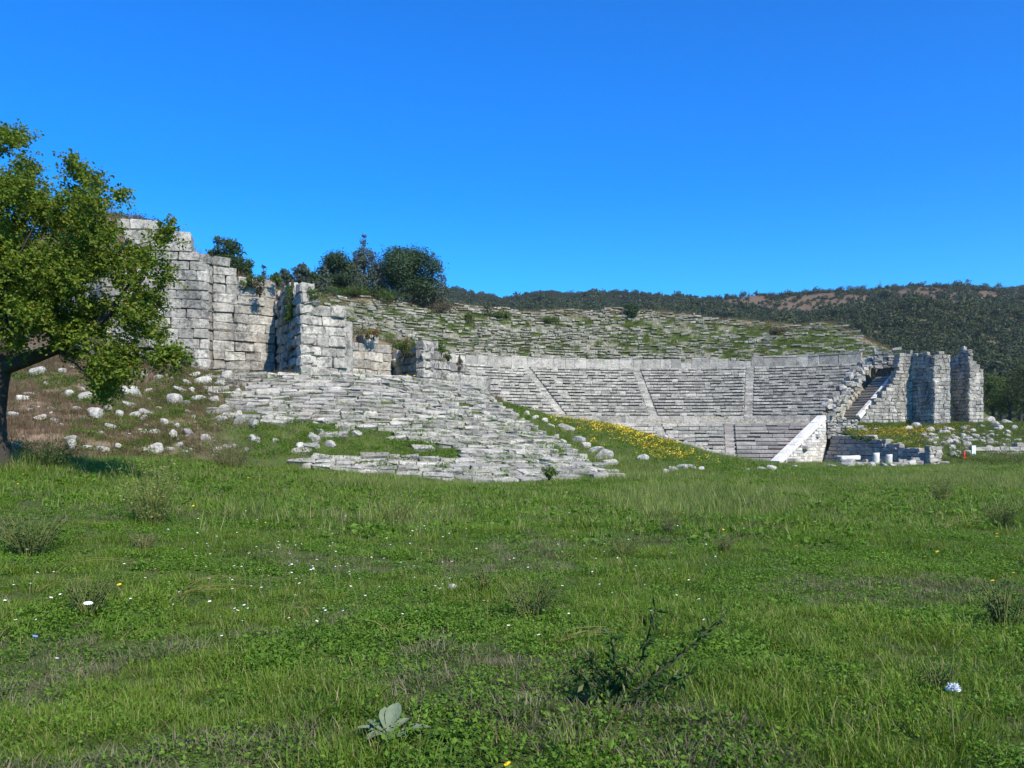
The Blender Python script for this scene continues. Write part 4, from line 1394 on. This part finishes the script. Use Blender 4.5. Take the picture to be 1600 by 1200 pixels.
# woods beside the right buttress
for i, (px, Y, h_, w_, mt, lb) in enumerate(((1552, 150, 10.5, 7, 'bush', 'light green tree standing right behind the outer buttress'), (1578, 145, 9.5, 7.5, 'bush', 'mid green tree beside the outer buttress'),
                                        (1603, 132, 10.5, 8.5, 'oak', 'dark tree cut by the right edge of the view'), (1565, 175, 12, 9, 'oak', 'dark green tree behind the light green trees on the right'),
                                        (1625, 140, 11, 8, 'oak', 'dark tree outside the right edge of the view'), (1595, 190, 13, 10, 'bush', 'tall green tree at the back of the right wood'))):
    tree('broadleaf_tree', lb, 'tree', base_at(px, Y), h_, w_, M[mt], 'round', 4200, .34, None, .08)


def plant_src(h, w, n, size, mat):
    cs = []; rs = []
    for i in range(9):
        d = rng.normal(0, 1, 3); d /= np.linalg.norm(d); d[2] = abs(d[2])
        cs.append((d[0] * w * .3, d[1] * w * .3, h * .35 + d[2] * h * .3)); rs.append(w * random.uniform(.18, .3))
    V, t = clump_leaves(cs, rs, n / sum(r * r for r in rs), size, asp=.6, shell=.5, squash=.8)
    return leaf_mesh('woods_crown', V, t, mat)


wood_src = [plant_src(3.8, 4.0, 150, .85, M['oak']), plant_src(3.2, 4.4, 150, .85, M['oak']), plant_src(4.8, 3.6, 150, .8, M['oak']), plant_src(2.0, 2.8, 100, .7, M['oak']), plant_src(6.0, 2.0, 100, .7, M['oak'])]
n = 100000
XY = np.stack([rng.uniform(-260, 900, n), rng.uniform(215, 905, n)], 1)
a = 800 + FPX * XY[:, 0] / XY[:, 1]
k = (a > 560) & (a < 1900)
XY = XY[k]; bare_ = hill_bare(XY[:, 0], XY[:, 1])
k = rng.random(len(XY)) < (1 - bare_) * .60 + .36
XY = XY[k]; bare_ = bare_[k]; n = len(XY)
u = rng.random(n)
idx = np.where(bare_ > .5, np.where(u < .7, 3, 1), np.where(u < .35, 0, np.where(u < .65, 1, np.where(u < .9, 2, 3))))
scatter('hillside_woods', pts3(XY, -.3), rng.uniform(0, 6.28, n), rng.uniform(.55, 1.0, n) * np.exp(rng.normal(0, .3, n)) * 1.15, idx, wood_src,
        'dark green scrub woods covering the far hillside', 'woods', tilt=.05)
for (px, h_, w_, fm) in ((1375, 14, 4, 'cone'), (1182, 12, 4, 'cone'), (1170, 11, 3.5, 'cone'), (1160, 10, 4, 'cone'), (1443, 10, 8, 'round'), (1350, 9, 12, 'round'), (1328, 8, 10, 'round'), (1512, 10, 8, 'round'), (1540, 9, 8, 'round'), (1560, 9, 8, 'round'), (1400, 8, 10, 'round')):
    tree('ridge_tree', 'dark tree standing out on the ridge line of the far hill', 'tree', base_at(px, 872), h_, w_, M['oak'], fm, 260, 1.1, 'trees on the far ridge line', .05)

# ------------------------------------------------------------------ shrubs on the left wall and in front of it
def shrub(label, px, py, Y, wpx, hpx, mat, n=700, leaf=.11, name='shrub', dY=.4, droop=False):
    c = at(px, py, Y)
    sx = wpx / 2 / FPX * Y; sz = hpx / 2 / FPX * Y
    e = empty(name, label, 'shrub', (c[0], c[1], c[2] - sz))
    cs = []; rs = []; q = Quads()
    for i in range(14):
        d = rng.normal(0, 1, 3); d /= np.linalg.norm(d); f = random.random() ** .4 * .8
        cc = np.array([d[0] * sx * f, d[1] * min(sx, dY) * f, sz + d[2] * sz * f]); cs.append(cc); rs.append(min(sx, sz) * random.uniform(.3, .55))
        if i % 3 == 0:
            z0 = 2 * sz if droop else 0.0
            V, F = tube([(cc[0] * .2, .15, z0), tuple(cc * .6 + np.array([0, .05, z0 * .3])), tuple(cc)], [.03, .02, .008], 5); q.add(V, F)
    V, t = clump_leaves(cs, rs, n / sum(r * r for r in rs), leaf, asp=.5, shell=.2)
    obj('foliage', leaf_mesh('foliage', V, t, mat), e)
    obj('stems', q.mesh('stems', M['bark']), e)
    return e


shrub('ivy like green growth hanging down the dark face of the left buttress', 456, 478, 40.7, 34, 84, M['bush'], 1500, .10, 'hanging_plant', .3, True)
shrub('small green plant on the broken top of the left buttress', 490, 458, 39.7, 26, 26, M['bush'], 500, .1)
shrub('green plant on the wall top left of the left buttress', 432, 438, 44.0, 20, 16, M['bush'], 350, .1)
shrub('wide mixed green and brown plants crowning the left wall', 393, 437, 43.4, 48, 26, M['bush'], 900, .1)
shrub('brownish tuft hanging over the wall top left of the ivy', 405, 452, 43.2, 22, 24, M['heath'], 500, .1)
shrub('dark green bush in the corner right of the left buttress', 545, 513, 46.0, 14, 30, M['bush'], 400, .1)
shrub('red and green bush on the low wall between the buttresses', 582, 520, 46.5, 38, 20, M['red'], 700, .1)
shrub('big dark green bush over the shaded side of the second buttress', 634, 542, 45.8, 58, 30, M['bush'], 1500, .1)
shrub('reddish sprig in the middle of the dark bush on the second buttress', 634, 533, 45.6, 10, 30, M['red'], 250, .08)
shrub('bright green upright bush on the steps of the second buttress', 688, 543, 45.4, 18, 26, M['bush'], 420, .1)
shrub('bright green smaller bush lower on the second buttress', 700, 556, 45.8, 14, 16, M['bush'], 260, .1)
shrub('drooping olive plant at the right end of the second buttress', 718, 570, 46.6, 16, 34, M['heath'], 500, .09, 'hanging_plant', .3, True)
shrub('yellow green shrub left of the left wall foot', 292, 566, 40.0, 40, 26, M['bush'], 700, .1)
shrub('green bush at the foot of the low tiers on the meadow edge', 858, 737, 29, 34, 26, M['bush'], 1000, .08)
shrub('dark round bush at the foot of the right retaining wall', 1421, 661, 96, 10, 10, M['pine'], 300, .2)
shrub('dark green shrubs draped over the side entrance wall', 1345, 684, 81.5, 60, 12, M['bush'], 1200, .16, dY=1.0)

# brush and weed clumps in the meadow; each is a plant of its own
def weed(label, px, py, hm, wm, mat, n=40, leaf=.03, thin=False, name='tall_weed', lean=0.0, lo=3.0, leaves=16):
    Yv = np.arange(lo, 60, .02); Xv = (px - 800) / FPX * Yv
    hit = np.nonzero(CAMZ + (HOR - py) / FPX * Yv <= H(Xv, Yv))[0]
    i = hit[0] if len(hit) else -1
    p = np.array([Xv[i], Yv[i], float(H(Xv[i], Yv[i]))])
    e = empty(name, label, 'weed', tuple(p))
    q = Quads(); P = []
    for k in range(n):
        a = random.uniform(0, 6.28); sp = wm * .5 * math.sqrt(random.random())
        b0 = np.array([math.cos(a) * sp * .25, math.sin(a) * sp * .25, 0])
        tip = np.array([math.cos(a) * sp + lean * hm, math.sin(a) * sp, hm * random.uniform(.5, 1.05)])
        mid = (b0 + tip) / 2 + np.array([rj(.03), rj(.03), hm * .08])
        w = .0045 if thin else .006
        V, F = tube([b0, mid, tip], [w, w * .8, w * .3], 4); q.add(V, F)
        for j in range(leaves):
            u = random.uniform(.12, 1.0)
            c = b0 * (1 - u) ** 2 + 2 * u * (1 - u) * mid + tip * u * u
            P.append(c + rng.normal(0, .015 + wm * .015, 3))
    obj('stems', q.mesh('stems', M['stem']), e)
    P = np.array(P)
    Nn = rng.normal(0, 1, P.shape); Nn[:, 2] += .8
    V, t = rhomb_leaves(P, Nn, leaf, asp=.35, jit=.4)
    obj('foliage', leaf_mesh('foliage', V, t, mat), e)
    return p


weed('large feathery green weed in the left meadow', 235, 818, 1.0, 1.3, M['tall'], 110, .05, True)
weed('dark green weed at the left edge of the meadow', 48, 868, .50, .95, M['dweed'], 80, .04)
weed('small dark dead clump below the large feathery weed', 222, 858, .22, .42, M['heath'], 40, .025)
weed('dark weed beside the big white flower', 138, 962, .36, .50, M['dweed'], 70, .03)
weed('airy weed with tiny white flowers left of the middle', 620, 815, .55, .95, M['tall'], 60, .035, True)
weed('leafy weed in the middle of the meadow with white flowers', 830, 965, .42, .75, M['dweed'], 50, .03, True)
weed('brownish weed right of the middle of the meadow', 1045, 838, .42, .5, M['heath'], 40, .03, True)
weed('dry twiggy tuft right of the middle of the meadow', 1132, 862, .26, .40, M['heath'], 40, .02, True)
weed('green weed in front of the low weed line, middle', 975, 870, .34, .6, M['dweed'], 40, .03, True)
weed('tall grey green weed at the far right of the meadow', 1470, 785, .75, .8, M['tall'], 60, .05, True)
weed('leafy weed near the right edge of the meadow', 1570, 985, .42, .5, M['dweed'], 50, .035)
weed('bushy weed at the right side behind the flowers', 1565, 825, .55, .8, M['dweed'], 60, .045, True)
weed('dark broad clump at the tree foot on the left', 75, 735, .8, 1.8, M['dweed'], 120, .07)
weed('reddish brown brush on the left meadow edge', 360, 735, 1.3, 2.2, M['heath'], 130, .06, True)
weed('brown weed on the near right ground', 1465, 1085, .22, .26, M['dweed'], 26, .025)
weed('arching weed with yellow leaves left of the middle', 760, 925, .3, .3, M['bush'], 22, .03, True)


# the dark branching thistle-like plant in the right foreground
p = None
Yv = np.arange(3, 12, .01)
py_, px_ = 1105, 950
Xv = (px_ - 800) / FPX * Yv
i = np.nonzero(CAMZ + (HOR - py_) / FPX * Yv <= H(Xv, Yv))[0][0]
p = np.array([Xv[i], Yv[i], float(H(Xv[i], Yv[i]))])
e = empty('thistle', 'dark branching weed with spiny leaves in the right foreground', 'weed', tuple(p))
q = Quads(); P = []
for (dx, dy, h) in ((.72, .12, .52), (.30, .1, .56), (.02, .05, .42), (-.12, .05, .3), (.1, -.1, .28), (.5, -.05, .22), (-.2, 0, .2)):
    a = np.array([rj(.05), rj(.04), 0]); t = np.array([dx, dy, h])
    m_ = (a + t) / 2 + np.array([.04, 0, .01])
    V, F = tube([a, m_, t], [.008, .006, .003], 5); q.add(V, F)
    for u in np.linspace(.1, 1, 26):
        c = a * (1 - u) ** 2 + 2 * u * (1 - u) * m_ + t * u * u
        for s in range(3): P.append(c + rng.normal(0, .008, 3))
obj('stems', q.mesh('stems', M['bark']), e)
P = np.array(P); V, t = rhomb_leaves(P, rng.normal(0, 1, P.shape), .075, asp=.28, jit=.3)
obj('foliage', leaf_mesh('foliage', V, t * .35, M['dweed']), e)

# arching straw grass
def arching(label, px, py, n, L_, dirs, lo=3):
    Yv = np.arange(lo, 40, .01); Xv = (px - 800) / FPX * Yv
    i = np.nonzero(CAMZ + (HOR - py) / FPX * Yv <= H(Xv, Yv))[0][0]
    p = np.array([Xv[i], Yv[i], float(H(Xv[i], Yv[i]))])
    e = empty('grass_stalks', label, 'grass stalks', tuple(p))
    q = Quads()
    for k in range(n):
        a = random.uniform(*dirs); l = L_ * random.uniform(.6, 1.1); up = random.uniform(.5, .95)
        pts = [np.array([rj(.03), rj(.03), 0]) + np.array([math.cos(a) * l * u * (.5 + .5 * u), rj(.02) + math.sin(a) * l * .3 * u, l * up * (1.1 * u - .75 * u * u)]) for u in np.linspace(0, 1, 7)]
        V, F = tube(pts, np.linspace(.0045, .0012, 7), 4); q.add(V, F)
    obj('stalk', q.mesh('stalk', M['straw']), e)


arching('fan of arching straw coloured grass stalks, left of the middle', 272, 942, 12, .75, (-.5, .6))
arching('long leaning straw stalk in the left meadow', 62, 925, 3, .9, (-.25, .1))
arching('straight yellow grass stalks in the middle meadow', 672, 872, 5, .45, (.8, 2.2))
arching('thin yellow stalks in the middle foreground', 605, 1000, 7, .42, (.6, 2.5))
arching('pale stalks leaning right in the centre foreground', 870, 1010, 6, .6, (-.3, .5))
arching('upright yellow stalks in the left foreground', 478, 965, 4, .35, (1.0, 2.3))
arching('pale stalks in the right far meadow', 1470, 830, 5, .8, (-.3, .6))

# ------------------------------------------------------------------ flowers
def daisy_mesh(name, np_, r, hm, petal, centre):
    q = Quads()
    V, F = tube([(0, 0, 0), (rj(.02), rj(.02), hm * .6), (0, 0, hm)], [.003, .0025, .002], 4); q.add(V, F); nst = len(F)
    for i in range(np_):
        a = 2 * math.pi * i / np_
        c, s = math.cos(a), math.sin(a); w = r * 1.9 / np_ * 1.2
        V = [(0, 0, hm), (c * r * .6 - s * w, s * r * .6 + c * w, hm + .15 * r), (c * r, s * r, hm + .05 * r), (c * r * .6 + s * w, s * r * .6 - c * w, hm + .15 * r)]
        q.add(V, [(0, 1, 2, 3)])
    V, F = tube([(0, 0, hm - .1 * r), (0, 0, hm + .25 * r), (0, 0, hm + .32 * r)], [r * .35, r * .3, .001], 6); q.add(V, F)
    F = np.concatenate(q.F)
    mi = np.array([0] * nst + [1] * np_ + [2] * (len(F) - nst - np_))
    return mesh_raw(name, np.concatenate(q.V), F.ravel(), np.full(len(F), 4), [M['stem'], petal, centre], tone=np.concatenate(q.T), mi=mi)


wf = daisy_mesh('white_flower', 7, .012, .21, M['white'], M['white'])
wf2 = daisy_mesh('white_flower', 9, .014, .25, M['white'], M['yellow'])
yf = daisy_mesh('yellow_flower', 12, .020, .22, M['yellow'], M['yellow'])


def flower(me, px, py, name, label, cat, group, sc=1.0, lo=3.0, lift=.16):
    Yv = np.arange(lo, 70, .02); Xv = (px - 800) / FPX * Yv
    hit = np.nonzero(CAMZ + (HOR - py) / FPX * Yv <= H(Xv, Yv) + lift * sc)[0]
    if not len(hit): return None
    i = hit[0]
    o = bpy.data.objects.new(name, me); COL.objects.link(o)
    o.location = (Xv[i], Yv[i], float(H(Xv[i], Yv[i])))
    s = sc * random.uniform(.8, 1.2) * max(1.0, Yv[i] / 14.0 * .8)
    o.scale = (s, s, sc)
    o.rotation_euler = (rj(.2) + .2, rj(.2), random.uniform(0, 6.28))
    return tag(o, label, cat, group)


WL_ = 'tiny white flower on a thin stem among the meadow grass'
WG = 'tiny white meadow flowers'
for (cx, cy, sx, sy, n) in ((480, 880, 75, 42, 95), (640, 850, 70, 40, 46), (340, 885, 80, 50, 44), (905, 885, 60, 40, 24), (680, 800, 30, 20, 22), (1050, 870, 70, 50, 16), (60, 940, 50, 50, 14), (1100, 800, 110, 30, 14), (760, 930, 90, 40, 14)):
    for i in range(n):
        flower(wf if random.random() < .6 else wf2, min(max(random.gauss(cx, sx), 5), 1590), random.gauss(cy, sy), 'white_flower', WL_, 'flower', WG, lift=.21)
YL = 'small yellow daisy on a thin stem in the meadow grass'
YG = 'small yellow meadow daisies'
for (x, y) in ((420, 815), (786, 789), (1067, 801), (1066, 813), (1125, 825), (1155, 818), (1218, 848), (1240, 853), (1372, 863), (1441, 870), (1472, 859), (1475, 871), (1565, 847), (1560, 838), (1576, 836), (1335, 883), (1560, 832), (1581, 895), (1210, 818), (1550, 905), (338, 773), (345, 731),
               (275, 722), (272, 737), (255, 748), (362, 740), (386, 746), (70, 766), (36, 741), (113, 754), (28, 755), (306, 788), (518, 737), (536, 745), (560, 740), (605, 738), (705, 735), (195, 909), (823, 1185)):
    flower(yf, x, y, 'yellow_flower', YL, 'flower', YG, sc=1.05, lift=.22)
big = daisy_mesh('white_flower', 16, .036, .26, M['white'], M['white'])
flower(big, 136, 940, 'white_flower', 'biggest white flower, before the dark weed on the left', 'flower', None, 1.0, lift=.26)
q = Quads(); V, F = tube([(0, 0, 0), (.01, 0, .2), (0, 0, .30)], [.004, .004, .003], 5); q.add(V, F); ns_ = len(F)
D_ = rng.normal(0, 1, (150, 3)); D_[:, 2] = np.abs(D_[:, 2]) * .9 - .25; D_ /= np.linalg.norm(D_, axis=1, keepdims=True)
for d in D_:
    sd_ = np.cross(d, rng.normal(0, 1, 3)); sd_ /= np.linalg.norm(sd_); c0 = np.array([0, 0, .30])
    q.add([c0 + d * .008, c0 + d * .026 + sd_ * .006, c0 + d * random.uniform(.032, .044), c0 + d * .026 - sd_ * .006], [(0, 1, 2, 3)])
F = np.concatenate(q.F)
pom = mesh_raw('white_flower', np.concatenate(q.V), F.ravel(), np.full(len(F), 4), [M['stem'], M['white']], tone=np.concatenate(q.T), mi=np.array([0] * ns_ + [1] * (len(F) - ns_)))
flower(pom, 1492, 1080, 'white_flower', 'large round white flower head alone in the lower right grass', 'flower', None, 1.0, lo=2.2, lift=.30)
flower(daisy_mesh('blue_flower', 14, .022, .2, M['blue'], M['blue']), 45, 993, 'blue_flower', 'single blue flower near the left edge of the meadow', 'flower', None, 1.0, lift=.2)

# mullein rosette in the foreground
Yv = np.arange(3, 12, .01); Xv = (607 - 800) / FPX * Yv
i = np.nonzero(CAMZ + (HOR - 1158) / FPX * Yv <= H(Xv, Yv))[0][0]
p = np.array([Xv[i], Yv[i], float(H(Xv[i], Yv[i]))])
e = empty('mullein_plant', 'grey felty mullein rosette with broad leaves in the front grass', 'plant', tuple(p))
for (a, L_, up, w) in ((1.35, .22, .95, .055), (1.9, .20, .85, .045), (.05, .27, .32, .045), (3.0, .20, .35, .05), (-.7, .15, .22, .045), (-1.5, .14, .2, .045), (-2.3, .17, .25, .05), (2.5, .2, .5, .045), (.7, .17, .6, .04)):
    L_ *= .9; w *= .85; up *= .85
    V = []; F = []; nu, nv = 9, 5
    for iu in range(nu):
        u = iu / (nu - 1)
        ww = w * (math.sin(math.pi * min(1, u * .92 + .06)) ** .7) * (.35 + .65 * min(1, u * 2.2))
        z = L_ * (up * u - .35 * up * u * u * (1.2 if up < .5 else .5)) + .03
        x = L_ * u * math.sqrt(max(.05, 1 - up * up * .8))
        for iv in range(nv):
            v = (iv / (nv - 1) - .5) * 2
            V.append((x * math.cos(a) - v * ww * math.sin(a), x * math.sin(a) + v * ww * math.cos(a), z + abs(v) * ww * .45 + .004 * math.sin(9 * u + 2 * v)))
    for iu in range(nu - 1):
        for iv in range(nv - 1):
            k = iu * nv + iv; F.append((k, k + 1, k + nv + 1, k + nv))
    q = Quads(); q.add(V, F)
    obj('leaf', q.mesh('leaf', M['mullein']), e)
for (x, y, w, lb) in ((686, 1170, 10, 'left one of two small white stones in the front grass'), (708, 1169, 14, 'right one of two small white stones in the front grass'), (488, 1182, 7, 'tiny white stone in the grass left of the mullein')):
    stone(x, y, w, lb, None, lo=3, kind='stone')

# ------------------------------------------------------------------ light, sky, camera
az = (0.57, -0.82); el = 43
hl = math.hypot(*az)
sd = np.array([az[0] / hl * math.cos(R(el)), az[1] / hl * math.cos(R(el)), math.sin(R(el))])
sun = bpy.data.lights.new('sun', 'SUN'); sun.energy = 5.0; sun.angle = R(.5); sun.color = (1.0, .925, .79)
so = bpy.data.objects.new('sun', sun); COL.objects.link(so)
from mathutils import Vector
so.rotation_euler = Vector(sd).to_track_quat('Z', 'Y').to_euler()
so.location = (60, -60, 80)

w = bpy.data.worlds.new('World'); SC.world = w; w.use_nodes = True
nt = w.node_tree
for n_ in list(nt.nodes): nt.nodes.remove(n_)
b = NB(nt)
sky = b.n('ShaderNodeTexSky', sky_type='NISHITA'); sky.sun_disc = False
sky.sun_elevation = R(el); sky.sun_rotation = math.atan2(sd[0], sd[1])
sky.altitude = 600; sky.air_density = 1.0; sky.dust_density = .7; sky.ozone_density = 2.5
hs = b.n('ShaderNodeHueSaturation'); hs.inputs['Saturation'].default_value = 1.55; hs.inputs['Value'].default_value = 1.0
b.link(sky.outputs[0], hs.inputs['Color'])
tint = b.mix(1.0, hs.outputs[0], (.27, 1.08, 1.52), 'MULTIPLY')
bg = b.n('ShaderNodeBackground'); bg.inputs['Strength'].default_value = .118
b.link(tint, bg.inputs['Color'])
ow = b.n('ShaderNodeOutputWorld'); b.link(bg.outputs[0], ow.inputs[0])

hz = Blocks(); hz.add(np.array([400., 690., 130.]), np.array([1., 0, 0]), np.array([0, 1., 0]), np.array([0, 0, 1.]), (1300, 900, 175), ch=.01, j=0)
m, hnt, out = new_mat('thin haze'); pv = hnt.nodes.new('ShaderNodeVolumePrincipled')
pv.inputs['Color'].default_value = (.80, .88, 1, 1); pv.inputs['Density'].default_value = .00009; pv.inputs['Anisotropy'].default_value = .2
hnt.links.new(pv.outputs[0], out.inputs['Volume'])
tag(obj('haze', hz.mesh('haze', m)), kind='stuff')

cam = bpy.data.cameras.new('camera'); co = bpy.data.objects.new('camera', cam); COL.objects.link(co)
cam.sensor_width = 36; cam.lens = 36 * FPX / 1600
cam.shift_y = (HOR - 600) / 1600
cam.clip_start = .1; cam.clip_end = 5000
co.location = (0, 0, CAMZ); co.rotation_euler = (R(90), 0, 0)
SC.camera = co
SC.view_settings.view_transform = 'Standard'
SC.view_settings.look = 'None'
SC.view_settings.exposure = 0.58
SC.view_settings.gamma = 1.0
